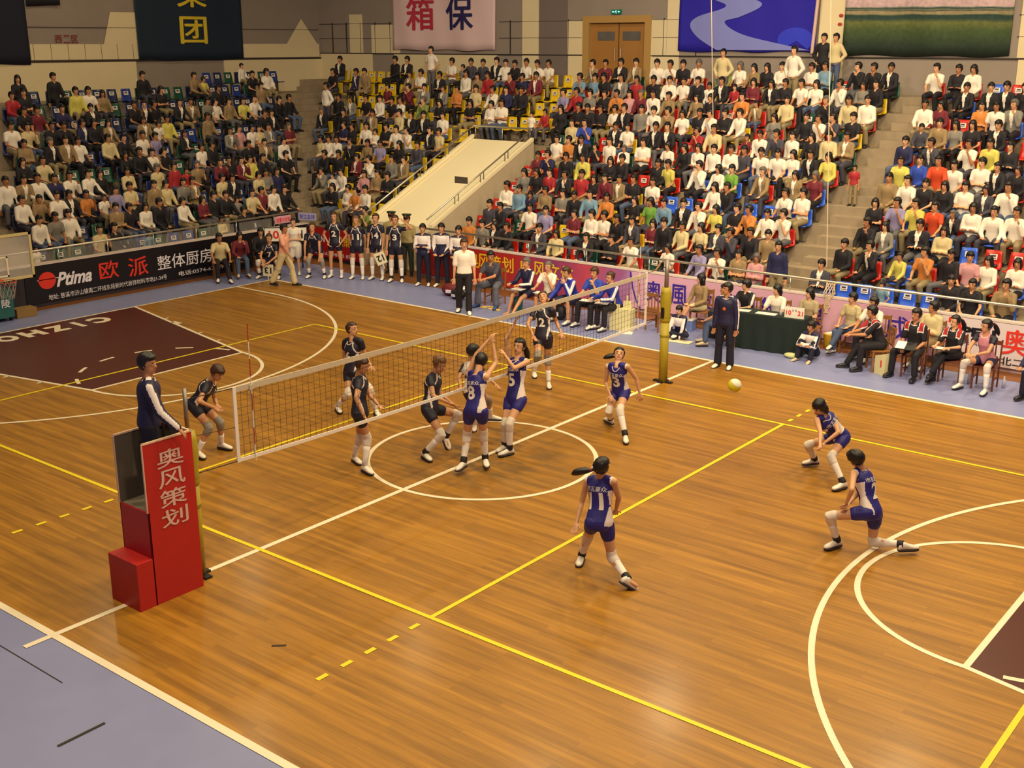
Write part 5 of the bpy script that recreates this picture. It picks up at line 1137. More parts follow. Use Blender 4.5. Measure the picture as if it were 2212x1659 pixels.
# things on the floor
def bag(label, loc, size, m, rz=0):
    mb = MB(); sx, sy, sz = size
    mb.ell((0, 0, sz*.5), V((sx*.5, 0, 0)), V((0, sy*.5, 0)), V((0, 0, sz*.5)), 16, 10, 0, lambda v: V((v.x*(1+.25*(1-abs(v.x)/(sx*.5))), v.y, max(0.0, v.z))))
    o = mb.build('sports_bag', m, None, loc, rz, smooth=True); tag(o, label, 'bag')
    MB().tube([(-sx*.25, 0, sz*.9), (-sx*.15, 0, sz*1.25), (sx*.15, 0, sz*1.25), (sx*.25, 0, sz*.9)], .012, 6).build('strap', M_BLACK, o)
    MB().box(-sx*.18, sx*.1, -sy*.5-.01, -sy*.45, sz*.3, sz*.55).build('patch', M_LWH, o)
bag('maroon and black sports bag on the blue floor behind the coach in white', (-8.55, 8.95, 0), (.55, .32, .34), mat('bag_maroon', '6a1420', .6), .3)
bag('black sports bag lying against the maroon one', (-8.15, 8.75, 0), (.50, .30, .26), mat('bag_black', '15121c', .6), -.2)
bag('black rucksack under the visitors bench below the man in royal blue', (-4.7, 8.5, 0), (.32, .26, .38), mat('bag_black', '15121c', .6))
mb = MB(); mb.tube([(0, 0, 0), (0, 0, .015), (0, 0, .34)], [.13, .14, .17], 20); o = mb.build('bucket', mat('bucket_green', '2c7c6c', .4), None, (-6.2, 8.72, 0), smooth=False); tag(o, 'green plastic bucket beside the bare legs of the bench woman', 'bucket')
MB().tube([(0, 0, .335), (0, 0, .35)], .178, 20).build('rim', mat('bucket_green_light', '4c9c88', .4), o)
mb = MB()
for i in range(14): mb.ell((random.uniform(-.28, .28), random.uniform(-.14, .14), .015), V((.07, .02, 0)), V((-.015, .03, 0)), V((0, 0, .018)), 8, 5)
o = mb.build('towel', mat('towel_yellow', 'd8b860', .9), None, (-6.75, 8.45, 0)); tag(o, 'crumpled yellow towel on the floor before the big man in grey', 'towel')
cb = empty('empty_chair', (0, 0, 0)); bpy.data.objects.remove(cb)
ch_ = chair('empty wooden chair with a worn cushion right of the visitors bench', (-2.35, 9.05, 0), math.radians(170))
bevel(MB().box(-.22, .22, -.22, .18, .452, .50).build('cushion', mat('cushion_worn', 'a06c48', .9, noise=.3, nscale=14), ch_), .015)
pb = empty('paddle_box', (-2.98, 8.55, 0), .12); tag(pb, 'cream box full of upright number paddles at the end of the bench', 'box')
M_CRM = mat('cream_box_board', 'd8ce9c', .6)
MB().box(-.27, .27, -.12, .12, 0, .52).build('box_body', M_CRM, pb)
mb = MB().box(-.26, -.02, -.10, -.085, .52, .62).box(-.17, -.13, -.10, -.085, .62, .76).box(.02, .24, .0, .015, .52, .70).box(.10, .14, .0, .015, .70, .82)
mb.build('number_paddle', M_CRM, pb); mb = MB(); write(mb, '4', (-.17, -.12, .36), (-1, 0, 0), (0, 0, -1), .16, .14, bold=.03, off=-.004); mb.build('number', M_BLACK, pb)
o = MB().box(-.16, .16, -.11, .11, 0, .012).build('paper_card', mat('paper_white', 'e8e2d8', .6), None, (-2.75, 8.35, .003), .5); tag(o, 'white card lying flat on the blue floor beside the cream box', 'paper')
o = bevel(MB().box(-.18, .18, -.13, .13, 0, .24).build('cooler_box', mat('cooler_blue', '6a7cb8', .5), None, (-1.85, 9.55, 0), .1), .01); tag(o, 'pale blue cool box behind the yellow net post', 'box')
MB().box(-.185, .185, -.135, .135, .24, .27).build('lid', mat('paper_white', 'e8e2d8', .6), o)

# flip scoreboard at the corner
fs = empty('flip_scoreboard', (-15.0, 8.95, 0), facing(.72, -.69)); tag(fs, 'white flip scoreboard showing red 10 and black 11 on a black stand', 'scoreboard')
for sx in (-1, 1): MB().box(sx*.45-.015, sx*.45+.015, -.015, .015, 0, .80).build('stand_leg', M_BLACK, fs); MB().box(sx*.45-.015, sx*.45+.015, -.22, .22, 0, .03).build('stand_foot', M_BLACK, fs)
MB().box(-.62, .62, .0, .02, .76, 1.18).build('back_board', M_BLACK, fs)
for sx, tx, m in ((-1, '10', M_LRED), (1, '11', M_BLACK)):
    o = MB().box(sx*.34-.26, sx*.34+.26, -.02, -.0, .78, 1.16).build('score_card', mat('paper_white', 'e8e2d8', .6), fs)
    mb = MB(); write(mb, tx, (sx*.34, -.022, .97), (1, 0, 0), (0, 0, 1), .24, .30, bold=.03); mb.build('digits', m, o)
for (lb, tx, loc, rz, mc, tc) in (('pink name board for one team clipped to the rail above the left banner corner', '加拿大女排', (-15.62, 9.4, 1.30), math.pi/2, 'd89cb4', M_LRED), ('pale violet name board for the other team on the corner rail', '浙江女排', (-15.50, 10.25, 1.30), math.radians(20), 'a8a4d4', M_VIO)):
    o = bevel(MB().box(-.30, .30, -.01, .01, -.11, .11).build('name_board', mat('board_'+mc, mc, .6), None, loc, rz), .004); tag(o, lb, 'sign')
    mb = MB(); write(mb, tx, (0, -.012, 0), (1, 0, 0), (0, 0, 1), .14, .52, bold=.01); mb.build('lettering', tc, o)

# ------------------------------------------------------------------ scorers table
tb = empty('scorers_table', (.42, 9.1, 0), .1); tag(tb, 'long scorers table draped to the floor in black green cloth', 'table')
M_CLOTH = mat('table_cloth_dark', '10201e', .85, noise=.2, nscale=5)
MB().box(-.82, .82, -.24, .26, .74, .77).build('table_top', M_BROWNW, tb)
mb = MB(); n = 60; rings = []
def per(o_):
    pts = []
    for a, b, m_ in (((-.84, -.26), (.84, -.26), 30), ((.84, -.26), (.84, .28), 8), ((.84, .28), (-.84, .28), 30), ((-.84, .28), (-.84, -.26), 8)):
        for i in range(m_): t = i/m_; pts.append((a[0]+(b[0]-a[0])*t, a[1]+(b[1]-a[1])*t))
    return pts
pp = per(0)
for z, fl_ in ((.78, 0), (.74, .004), (.45, .012), (.15, .022), (.01, .030)):
    r = []
    for i, (x, y) in enumerate(pp):
        q = 1+(fl_*(1+.8*math.sin(i*1.3))); r.append(V((x*(1+fl_*.6*(1+.8*math.sin(i*1.1))), y*(1+fl_*3*(1+.8*math.sin(i*1.1))), z)))
    rings.append(r)
mb.loft(rings); mb.build('table_cloth', M_CLOTH, tb, smooth=False)
sc_ = empty('score_card_stand', (1.02, 9.02, .775), .12); tag(sc_, 'small flip score card reading 10 and 21 on the front edge of the scorers table', 'score card')
bevel(MB().box(-.21, .21, -.012, .012, 0, .24).build('card', mat('paper_white', 'e8e2d8', .6), sc_), .003)
mb = MB(); write(mb, '10', (-.12, -.013, .12), (1, 0, 0), (0, 0, 1), .10, .11, bold=.02); write(mb, '21', (.13, -.013, .12), (1, 0, 0), (0, 0, 1), .10, .12, bold=.02); mb.build('red_digits', M_LRED, sc_)
mb = MB(); write(mb, '0', (-.028, -.013, .17), (1, 0, 0), (0, 0, 1), .045, .03, bold=.01); write(mb, '0', (.035, -.013, .17), (1, 0, 0), (0, 0, 1), .045, .03, bold=.01); mb.build('small_digits', M_BLACK, sc_)
mb = MB()
for i in range(9): mb.tube([(-.18+.045*i, -.016, .235), (-.18+.045*i, 0, .255), (-.18+.045*i, .016, .235)], .003, 5)
mb.build('binding_ring', M_BLACK, sc_)
for i, (x, y, r, lb) in enumerate(((-.22, 8.98, .2, 'left end of the scorers table before the capped scorer'), (.38, 9.02, .12, 'scorers table before the woman in white'))):
    o = MB().box(-.22, .22, -.10, .10, 0, .01).build('score_sheet', mat('paper_white', 'e8e2d8', .6), None, (x, y, .782), r); tag(o, 'white score sheet lying on the '+lb, 'paper')
mb = MB(); mb.tube([(0, 0, 0), (0, 0, .10), (0, 0, .13), (0, 0, .16)], [.032, .032, .014, .014], 10); o = mb.build('water_bottle', mat('clear_bottle', 'b8b4c0', .15), None, (.70, 9.05, .783), smooth=True); tag(o, 'small clear water bottle left of the flip score card', 'bottle')
chair('wooden chair behind the scorers table under the capped scorer', (-.40, 9.72, 0), 0); chair('wooden chair behind the scorers table under the woman in white', (.30, 9.78, 0), .1); chair('wooden chair behind the scorers table under the woman in beige', (1.02, 9.85, 0), .15)
PC = dict(sleeve=.7, mats=[fabric('k'), M_WHITEJ], fn=arm_stripe(.14), name='polo_shirt', inf=.018, hem=-.06)
seated('scorer in a dark cap and striped black shirt at the left table end', (-.40, 9.66, 0), (-.2, -1), h=1.72, lean=8, arms=('write', 'write'), legs=('sit', 'sit'), top=PC, bottom=pants(), cap=([M_BLACK, M_BLACK, M_BLACK, M_BLACK], False), look=(-.9, -.6, 0), skin=2, category='scorer')
seated('woman scorer in a white collared shirt writing at the middle of the table', (.30, 9.72, 0), (0, -1), h=1.66, lean=8, arms=('write', 'write'), top=dict(sleeve=.7, mats=[fabric('w')], name='polo_shirt', inf=.018, hem=-.06, collar_mat=fabric('w')), bottom=pants(), female=True, hair='bob', skin=2, look=(-.5, -.9, .1), category='scorer')
seated('woman scorer in a beige knit top leaning on the right end of the table', (1.02, 9.78, 0), (.0, -1), h=1.66, lean=6, arms=('fold', 'fold'), top=dict(sleeve=.6, mats=[mat('cloth_beige', 'a89878', .8)], name='top', inf=.014, hem=-.06), bottom=pants(), female=True, hair='bob', skin=2, look=(-.5, -.8, .25), category='scorer')
chair('wooden chair under the girl with very long hair', (-1.62, 9.78, 0), .1)
seated('girl with very long black hair and brown jacket sitting by the pink banner', (-1.62, 9.72, 0), (-.25, -1), h=1.64, lean=2, arms=('lap', 'lap'), legs=('cross', 'sit'), top=lng('t'), bottom=shorts_(fabric('c'), .8), female=True, hair='long', skin=2, look=(-.9, -.5, .05), shoes='t')
chair('wooden chair under the man in a grey shirt beside the second referee', (-.42, 8.75, 0), facing(-.85, -.5))
seated('man in a grey tee shirt and jeans sitting sideways left of the second referee', (-.42, 8.75, 0), (-.85, -.5), h=1.76, lean=6, arms=('knee', 'side'), legs=('sit', 'sit'), top=tee('d'), bottom=pants(M_DENIM), look=(-.9, -.3, .1), shoes='t', skin=1)
o = bevel(MB().box(-.16, .16, -.2, .2, .0, .62).build('dark_case', mat('dark_case_cloth', '1a1c28', .8), None, (-.98, 9.35, 0), .2), .02); tag(o, 'dark upright case standing between the long haired girl and the man in grey', 'case')
# children on the floor
J = fk(1.42, z=.12, lean=14, armL=((.1, .5, -1), (-.2, .3, -1)), armR=((.1, .5, -1), (-.2, .3, -1)), legL=((.75, .9, .15), (-1, -.15, -.08)), legR=((.75, .9, .15), (-1, -.15, -.08)))
person('p', 'child in a white and black track jacket sitting cross legged by the yellow post', rotJ(J, facing(.0, -1)), 1.42, (-1.52, 8.72, 0), (0, -1, -.3), 2, False, 'fringe', 'black', top=YOUTH, bottom=pants(M_NAVYC), group='ball children')
o = MB().box(-.26, .26, -.12, .12, 0, .03).build('towel', mat('towel_white', 'e2dcb8', .9, noise=.1), None, (-1.35, 8.42, 0), .1); tag(bevel(o, .012), 'folded white towel on the floor before the cross legged child', 'towel')
J = fk(1.50, z=.14, lean=16, armL=((.15, .75, -.9), (-.9, .4, .1)), armR=((.15, .75, -.9), (-.9, .4, .1)), legL=((.22, .75, .75), (.0, .35, -1)), legR=((.22, .75, .75), (.0, .35, -1)))
person('p', 'child in a white track jacket crouching with folded arms at the table corner', rotJ(J, facing(-.1, -1)), 1.50, (1.52, 8.95, 0), (-.4, -.9, .1), 1, False, 'fringe', 'black', top=YOUTH, bottom=pants(M_NAVYC), shoes='t', group='ball children')
mb = MB(); mb.ell((0, 0, .05), V((.16, 0, 0)), V((0, .10, 0)), V((0, 0, .06)), 14, 8, 0, lambda v: V((v.x, v.y, max(.002, v.z)))); o = mb.build('cap_on_floor', mat('cap_pale_green', 'c8c890', .8, noise=.25, nscale=12), None, (1.15, 8.72, 0), smooth=True); tag(o, 'pale green soft cap lying on the floor at the table corner', 'cap')
mb = MB(); mb.tube([(0, 0, 0), (0, 0, .02), (0, 0, .30)], [.12, .13, .17], 20); o = mb.build('bucket', mat('bucket_yellow', 'c89a18', .4), None, (1.42, 10.08, 0)); tag(o, 'yellow plastic bin with white paper against the pink banner', 'bucket')
mb = MB()
for i in range(5): mb.ell((random.uniform(-.07, .07), random.uniform(-.07, .07), .30), V((.06, .01, .01)), V((0, .05, 0)), V((0, 0, .04)), 8, 6)
mb.build('crumpled_paper', mat('paper_white', 'e8e2d8', .6), o)
# people right of the table
chair('wooden chair under the woman in the floral blouse', (1.95, 9.92, 0), .1)
seated('woman in a floral blouse and jeans with crossed legs right of the scorers table', (1.95, 9.86, 0), (-.2, -1), h=1.66, lean=4, arms=('lap', 'lap'), legs=('cross', 'sit'), top=dict(sleeve=.6, mats=[mat('cloth_floral', 'b8a880', .8, noise=.5, nscale=22)], name='blouse', inf=.018, hem=-.08, collar_mat=fabric('c')), bottom=pants(M_DENIM), female=True, hair='fringe', skin=0, look=(-.6, -.8, .15))
chair('wooden chair under the man in a plain white polo shirt', (2.55, 9.75, 0), 0)
seated('man in a plain white polo shirt half hidden behind the leaning official', (2.50, 9.68, 0), (-.2, -1), h=1.70, lean=8, arms=('knee', 'knee'), top=tee('w'), bottom=pants(), skin=1, look=(-.5, -.8, -.1))
chair('wooden chair under the leaning official in a black and red polo shirt', (2.95, 8.95, 0), facing(-.75, -.6))
seated('official in a black polo shirt with red shoulders leaning forward with joined hands', (2.95, 8.95, 0), (-.75, -.6), h=1.76, lean=22, arms=('lean', 'lean'), legs=('sit', 'out'), top=REFP, bottom=pants(), skin=1, look=(-.8, -.5, .05), shoes='k', category='official')
chair('wooden chair under the man in khaki behind the officials', (3.62, 9.95, 0), 0)
seated('man in a khaki shirt with folded arms sitting behind the seated officials', (3.62, 9.88, 0), (-.2, -1), h=1.72, lean=0, arms=('fold', 'fold'), top=lng('c'), bottom=pants(fabric('t')), skin=1, look=(-.9, -.4, .1))
M_RW = mat('bench_redwood', '6a3422', .5, noise=.15)
chair('dark chair under the official holding a black folder', (3.64, 8.98, 0), .15, M_RW, group='redwood chairs of the officials')
seated('official in a black polo shirt with red shoulders holding an open black folder', (3.64, 8.98, 0), (-.15, -1), h=1.78, lean=8, arms=('clasp', 'clasp'), legs=('apart', 'apart'), top=REFP, bottom=pants(), skin=1, look=(-.3, -.9, 0), shoes='k', category='official')
o = MB().box(-.19, .19, -.13, .13, 0, .02).build('folder', M_BLACK, None, (3.60, 8.55, .68), .1); o.rotation_euler = (.4, 0, .1); tag(o, 'open black folder on the lap of the seated official', 'folder'); MB().box(-.18, .0, -.12, .12, .021, .024).build('sheet', mat('paper_white', 'e8e2d8', .6), o)
chair('dark chair under the woman official writing on a clipboard', (4.36, 9.05, 0), .1, M_RW, group='redwood chairs of the officials')
seated('woman official in a black polo shirt with red shoulders writing on a clipboard', (4.36, 9.05, 0), (-.2, -1), h=1.68, lean=6, arms=('write', 'write'), legs=('cross', 'sit'), top=REFP, bottom=pants(), female=True, hair='pony', skin=2, look=(-.5, -.8, -.1), shoes='k', category='official')
o = MB().box(-.15, .15, -.11, .11, 0, .015).build('clipboard', M_BLACK, None, (4.29, 8.62, .72), .1); tag(o, 'black clipboard in the hands of the woman official', 'clipboard'); MB().box(-.14, .14, -.10, .10, .0155, .018).build('sheet', mat('paper_white', 'e8e2d8', .6), o)
chair('dark chair under the player in a pink jersey', (5.02, 9.0, 0), .05, M_RW, group='redwood chairs of the officials')
seated('player in a pink jersey and white knee pads sitting with hands between her knees', (5.02, 8.98, 0), (-.2, -1), h=1.80, lean=16, arms=('lean', 'lean'), legs=('apart', 'apart'), top=dict(sleeve=.3, mats=[mat('jersey_pink', 'c48090', .7, noise=.25, nscale=14), M_BLACKJ], fn=lambda F, c, n: 1 if (loc3(F, c)[2] > .8 and abs(loc3(F, c)[0]) > .10) else 0, name='jersey', inf=.014, collar_mat=M_WHITEJ), bottom=dict(len=.36, mats=[M_NAVYT], name='shorts', inf=.014), female=True, hair='pony', skin=0, socks=dict(mat=M_SOCK, top=.25), pads=M_PAD, look=(-.6, -.8, .0), category='volleyball player')
bench('redwood bench under the person in dark trousers at the right end of the row', (6.35, 9.0, 0), 0, 1.0, M_RW)
seated('person in a dark tracksuit at the far right end of the officials row', (6.05, 8.98, 0), (-.2, -1), h=1.74, lean=8, arms=('knee', 'knee'), legs=('sit', 'sit'), top=lng('n'), bottom=pants(M_NAVYC), skin=1, shoes='k')
pb = empty('paddle_box', (3.12, 8.72, 0), -.5); tag(pb, 'cream paddle box with a red mark beside the official with the folder', 'box')
mb = MB(); mb.prism([(-.13, 0), (.17, 0), (.17, .46), (-.13, .36)], Matrix(((1, 0, 0, 0), (0, 0, -1, .1), (0, 1, 0, 0), (0, 0, 0, 1))), .2); mb.build('box_body', M_CRM, pb)
MB().box(.04, .075, -.105, -.1, .16, .3).build('red_mark', M_LRED, pb)
for i, (x, y, lb) in enumerate(((3.5, 9.15, 'under the chair of the official with the folder'), (4.70, 9.1, 'left of the pink player feet'), (4.95, 9.25, 'behind the left foot of the pink player'), (5.32, 9.2, 'behind the right foot of the pink player'))):
    mb = MB(); mb.tube([(0, 0, 0), (0, 0, .16), (0, 0, .19), (0, 0, .23)], [.033, .033, .014, .014], 10); o = mb.build('water_bottle', mat('clear_bottle', 'b8b4c0', .15), None, (x, y, 0), smooth=True); tag(o, 'clear water bottle standing on the floor '+lb, 'bottle', 'water bottles by the officials')
standing('line judge in dark clothes at the near sideline, only the black shoe tips in view', (-.02, -9.62, 0), (.55, .83), 1.76, 1, ('back', 'back'), (((.12, 0, -1), (.04, -.02, -1)), ((.12, 0, -1), (.04, -.02, -1))), top=lng('n'), bottom=pants(), shoes='k', look=(.5, 1, 0))
# ------------------------------------------------------------------ lowered basketball stand at the far left
bs = empty('basketball_stand', (-14.75, 0, 0)); tag(bs, 'lowered basketball backboard with orange hoop on a wheeled stand at the far left', 'basketball stand')
gb = bpy.data.materials.new('backboard_glass'); gb.use_nodes = True; b_ = gb.node_tree.nodes['Principled BSDF']; b_.inputs['Base Color'].default_value = (.8, .75, .72, 1); b_.inputs['Roughness'].default_value = .08; b_.inputs['Alpha'].default_value = .25
MB().box(-.012, .012, -.9, .9, 1.02, 2.03).build('backboard_glass', gb, bs)
M_YFR = mat('backboard_frame_paint', 'cdbb86', .5)
MB().box(-.03, .03, -.93, .93, 2.0, 2.06).box(-.03, .03, -.93, .93, .98, 1.04).box(-.03, .03, -.93, -.87, .98, 2.06).box(-.03, .03, .87, .93, .98, 2.06).build('backboard_frame', M_YFR, bs)
MB().box(.013, .017, -.30, .30, 1.52, 1.56).box(.013, .017, -.30, .30, 1.08, 1.12).box(.013, .017, -.30, -.26, 1.08, 1.56).box(.013, .017, .26, .30, 1.08, 1.56).build('target_square', M_LINEW, bs)
MB().tube([(.39+.225*math.cos(a*math.pi/16), .225*math.sin(a*math.pi/16), 1.05) for a in range(32)], .010, 6, 0, True).build('hoop', mat('hoop_orange', 'd0562c', .4), bs)
MB().box(.02, .17, -.06, .06, 1.02, 1.06).build('hoop_bracket', mat('hoop_orange', 'd0562c', .4), bs)
mb = MB()
for i in range(12):
    a = i*math.pi/6; 
    for q in (1, -1): mb.tube([(.39+(.225-.09*t)*math.cos(a+q*t*.8), (.225-.09*t)*math.sin(a+q*t*.8), 1.04-.40*t) for t in (0, .33, .66, 1)], .004, 4)
mb.build('hoop_net', mat('hoop_net_cord', 'b8a8a0', .8), bs)
MB().box(-.7, -.05, -.35, .35, .1, .75).build('weight_housing', mat('stand_teal_pad', '1c5c5c', .6), bs)
mb = MB(); mb.tube([(-.35, 0, .7), (-.25, 0, 1.3), (-.03, 0, 1.5)], .05, 8); mb.build('support_arm', M_DSTEEL, bs)
mb = MB(); write(mb, '金 陵', (-.04, 0, .45), (0, 1, 0), (0, 0, 1), .2, .5, bold=.02); mb.build('pad_lettering', M_LWH, bs)
for sx in (-.6, -.15):
    for sy in (-.3, .3): MB().tube([(sx, sy-.03, .05), (sx, sy+.03, .05)], .05, 12).build('wheel', M_BLACK, bs)
o = bevel(MB().box(-.25, .25, -.16, .16, 0, .22).build('cardboard_box', mat('cardboard', '8a6a3c', .8), None, (-15.05, .72, 0), 1.5), .01); tag(o, 'brown cardboard box by the foot of the black banner', 'box')
# the spectators: block, tier (hex), place along the row, colour, f long hair / c child / s standing, * far ones
CROWD = '''R04.53t R03.85k R14.50wf R03.39k R13.91wf R13.51p R13.11k R01.97bcs R33.99w R12.57o R33.50w R12.01yc R22.66cf R33.03wf R43.56w R22.10k R11.31k R32.60kc R00.43d R43.07df R32.20R R53.54kf R10.66k R21.31gf R42.58w R31.75y R53.08k R20.91k M0-0.55ns R42.12kf R52.68w R31.30l R63.07k R41.66k M0-1.19pf R30.75kf R52.09w R62.67y R41.26w M0-1.67t R51.69R R62.16w M1-1.27t R40.76t R72.60k M0-2.20w R51.23B M1-1.71k M2-1.19w R50.77y M0-2.68l R82.68g R71.93kf R61.24d M1-2.23d M2-1.67w M3-1.10w R82.28w R71.53gf M1-2.64d R92.68kf M2-2.12o R60.56n M3-1.52w M0-3.59wf R81.88o R71.13t M5-0.32rcs M1-3.10cf M4-1.10mf R92.28k M2-2.52k R70.68dc R91.85k M1-3.64c M4-1.64tf M2-3.10yf M5-1.10yf R80.90mf M0-4.67w M1-4.12k R91.25k M2-3.56w M5-1.54k L02.08wcs R80.46w M6-0.97t M3-3.15k M1-4.52mf M4-2.53t M0-5.32k M2-4.05k M5-2.08wf M6-1.45c M3-3.55wf Ra1.16wf M1-5.08d M5-2.48w M7-1.13k M2-4.57b M6-1.91kf M0-6.08k Ra0.75k M4-3.45E M1-5.55k L12.70w M2-5.02Ef M5-2.96w M7-1.64d M8-1.07w M6-2.47w M4-3.85wf Ra0.20w M1-6.05w L22.72w M7-2.04w L13.17g M5-3.49d M2-5.55kf M6-2.91d M8-1.54c M0-7.09cf M1-6.45w M4-4.39w M7-2.44k M9-1.09k M5-3.89w L32.73w L23.19t L13.62w L04.02c M6-3.37w M3-5.44w M0-7.64d M9-1.51gf M8-2.20k M1-7.02m M2-6.43o M5-4.41w M6-3.77mc Ma-1.05k L33.20t L04.46k L23.72w M4-5.32y M3-6.07k M7-3.36gf M9-2.13w M5-4.89wf M2-6.97b Ma-1.50k L33.61w M4-5.72k L24.12k M3-6.51t M1-7.97l M5-5.29kf M0-8.74k Ma-1.94k M2-7.47k M8-3.37c M6-4.80c M3-6.91m L43.66kf M9-2.86wf L34.12n L24.58o M7-4.38w M0-9.20kf M1-8.52w L05.47bcs M5-5.82wf L15.09t M2-7.93g M6-5.28r M3-7.36kf M9-3.27w M0-9.60g L34.56w M4-6.89k L44.22c M7-4.90k L15.49k M8-4.28tc Ma-2.96b M3-7.78r L25.16wc M2-8.54t M9-3.81k M4-7.30kf M0-10.08o M5-6.68w M7-5.30w L54.17t M8-4.72o Ma-3.37w M1-9.58k L35.15w L25.56l M3-8.33k M9-4.21kf L16.00wf M6-6.30k M2-9.06nc Mb-2.92cs M7-5.70k M1-9.98d L64.20w Ma-3.83ws M5-7.32wc M6-6.70k Mb-3.28ks M2-9.46b L35.55kf L16.40k M4-8.18y M9-4.79mf M3-8.91r L26.05c M7-6.24wf L54.96k Ma-4.28w M5-7.81w M8-5.76kf L64.66c M2-9.93w M3-9.35kf M7-6.69t M4-8.78k M9-5.38rc Ma-4.74kf M8-6.21tf M5-8.29kc L55.45t M6-7.66w M3-9.81gf M9-5.78k M7-7.16w L26.85t Ma-5.14tf L17.28w L36.48c L74.98k M5-8.75k M6-8.08k M4-9.46n L55.85w L65.46k M9-6.18wc M7-7.66g Ma-5.61wf L27.25c L08.11cc M4-9.86m M8-7.13t M5-9.28o M9-6.58k L65.86k L75.47m L85.07r L18.00mf Ma-6.09cs Ma-6.11e M7-8.21k L46.91kf M8-7.64w M5-9.70w* L27.82g* L37.41c* M9-7.09w* M6-9.16B* L85.51k* M7-8.61w* L18.41k* L56.83c* L66.46n* L08.94k* M8-8.10m* L47.38k* L28.22t* M9-7.58w* M6-9.66c* L76.26n* Ma-7.00w* L18.81k* M7-9.13k* L66.86k* M8-8.55p* L38.09r* L57.33k* L95.75kf* L47.80w* Y0-14.24e* M9-8.07k* M7-9.54k* Ma-7.49k* M8-8.98o* L19.26gc* L38.49rc* L67.34tf* M7-9.94k* L48.26k* Ma-7.98w* M9-8.72r* L29.22c* M8-9.47k* L58.01w* L77.26k* L38.89t* L19.82c* Ma-8.43w* M7-10.59kf* L29.62k* L58.41l* M9-9.30g* L87.22y* M8-10.02g* L96.93k* Y1-15.00w* L110.22m* M8-10.46r* M7-11.18rc* L87.66w* M9-9.89k* Y1-15.40o* Ma-9.24t* Y2-14.74k* L39.78m* L110.63w* L68.60t* M7-11.60wcs* M8-10.97l* M9-10.31b* Y1-15.80w* L49.66w* Y2-15.18t* L88.15tf* L310.18k* Ma-9.83k* Y3-14.67t* L210.65c* L111.11k* L69.08wc* L78.72k* L59.61k* L410.06k* M9-10.85b* Y2-15.76p* L310.58m* Y1-16.50kf* Ma-10.38m* L211.05g* Y3-15.21g* L69.48y* L79.12k* Y4-14.73d* L310.99y* Ma-10.85t* Y7-12.98w* L211.49n* L79.52k* Y5-14.43c* Y2-16.70w* M8-12.72k* Y3-16.16w* Y7-13.42w* Y5-14.83k* Y4-15.53kf* L311.48k* Y2-17.25wc* L411.47k* M9-12.65m* Y8-13.35n* Y3-16.81m* Y6-14.89w* Y2-17.65g* L710.47k* Y7-14.30kf* L511.33g* Y4-16.41l* Y5-15.80w* L611.05t* Y8-13.85w* L810.33kf* M9-13.23n* Ma-12.63w* L312.50k* L710.90t* L511.75p* L412.15t* L910.15k* Y5-16.30w* Y3-17.67k* Y4-16.99t* Y6-15.73k* M9-13.69m* Ma-13.06w* Y8-14.64c* L512.21w* Y5-16.82k* Y3-18.27k* L711.54g* Y7-15.65kf* Y6-16.33k* Ma-13.60w* Y4-17.75k* L412.96w* L512.61c* Y5-17.34wc* Y9-14.63r* Ma-14.02k* L711.94w* Y6-16.86c* Y8-15.50o* Y7-16.34e* Y5-17.74w* Y4-18.47w* L513.01g* Y9-15.10t* Ya-14.50w* Y8-16.11g* Y4-18.87w* L712.52t* Ya-14.90k* Y9-15.68w* Y5-18.46k* Y4-19.27c* L912.15t* L613.37k* Y7-17.40w* Y6-18.13t* Y5-18.86n* L812.65k* L713.09y* Ya-15.50d* L513.93m* Y8-16.98g* Y7-17.80k* L613.77k* L912.59yc* Ya-16.05d* L713.56w* Y9-16.92k* Y8-17.68m* Y7-18.44w* Ya-16.45gc* Y6-19.51k* Ya-16.96w* Y7-19.04k* Y9-17.81w* Y8-18.76m* L714.65k* Y9-18.33t* Ya-17.75ws* L814.55t* Y7-19.90gf* Y6-20.60k* L715.20k* L914.70k* Y7-20.56k* Y7-20.97ws* Ya-19.13k* La14.86wc* L915.41w* Ya-19.72k* Y9-20.54t* Y9-20.94n* Y9-22.24k* Ya-22.65k*'''.split()
# ================================================================== SPECTATORS
ORD = ['front', 'second', 'third', 'fourth', 'fifth', 'sixth', 'seventh', 'eighth', 'ninth', 'tenth', 'eleventh', 'top']
NTH = ['first', 'second', 'third', 'fourth', 'fifth', 'sixth', 'seventh', 'eighth', 'ninth', 'tenth', 'eleventh', 'twelfth', 'thirteenth', 'fourteenth', 'fifteenth', 'sixteenth', 'seventeenth', 'eighteenth', 'nineteenth', 'twentieth', 'twenty-first', 'twenty-second', 'twenty-third', 'twenty-fourth', 'twenty-fifth', 'twenty-sixth', 'twenty-seventh', 'twenty-eighth', 'twenty-ninth', 'thirtieth']
BLK = {'L': 'left stand', 'Y': 'corner block', 'M': 'centre stand', 'R': 'right stand'}
import re
SP = []
for e in CROWD:
    m = re.match(r'([LYMR])([0-9a-b])(-?[0-9.]+)([a-zA-Z])([fcs]*)(\*?)$', e)
    SP.append(dict(b=m[1], k=int(m[2], 16), p=float(m[3]), c=m[4], f='f' in m[5], ch='c' in m[5], st='s' in m[5], far=m[6] == '*'))
rows = {}
for s in SP: rows.setdefault((s['b'], s['k']), []).append(s)
for key, r in rows.items():
    # count from the aisle next to the block
    r.sort(key=lambda s: s['p'], reverse=key[0] in 'LM')
    for i, s in enumerate(r): s['n'] = i; s['nb'] = (r[i-1]['c'] if i else None, r[i+1]['c'] if i+1 < len(r) else None)
rng = random.Random(11)
def spot(b, k, p, off=.46):
    if b == 'L': return (Xk(k)-off, p, Zk(k)), math.pi/2
    return (p, Yk(k)+off, Zk(k)), 0.0
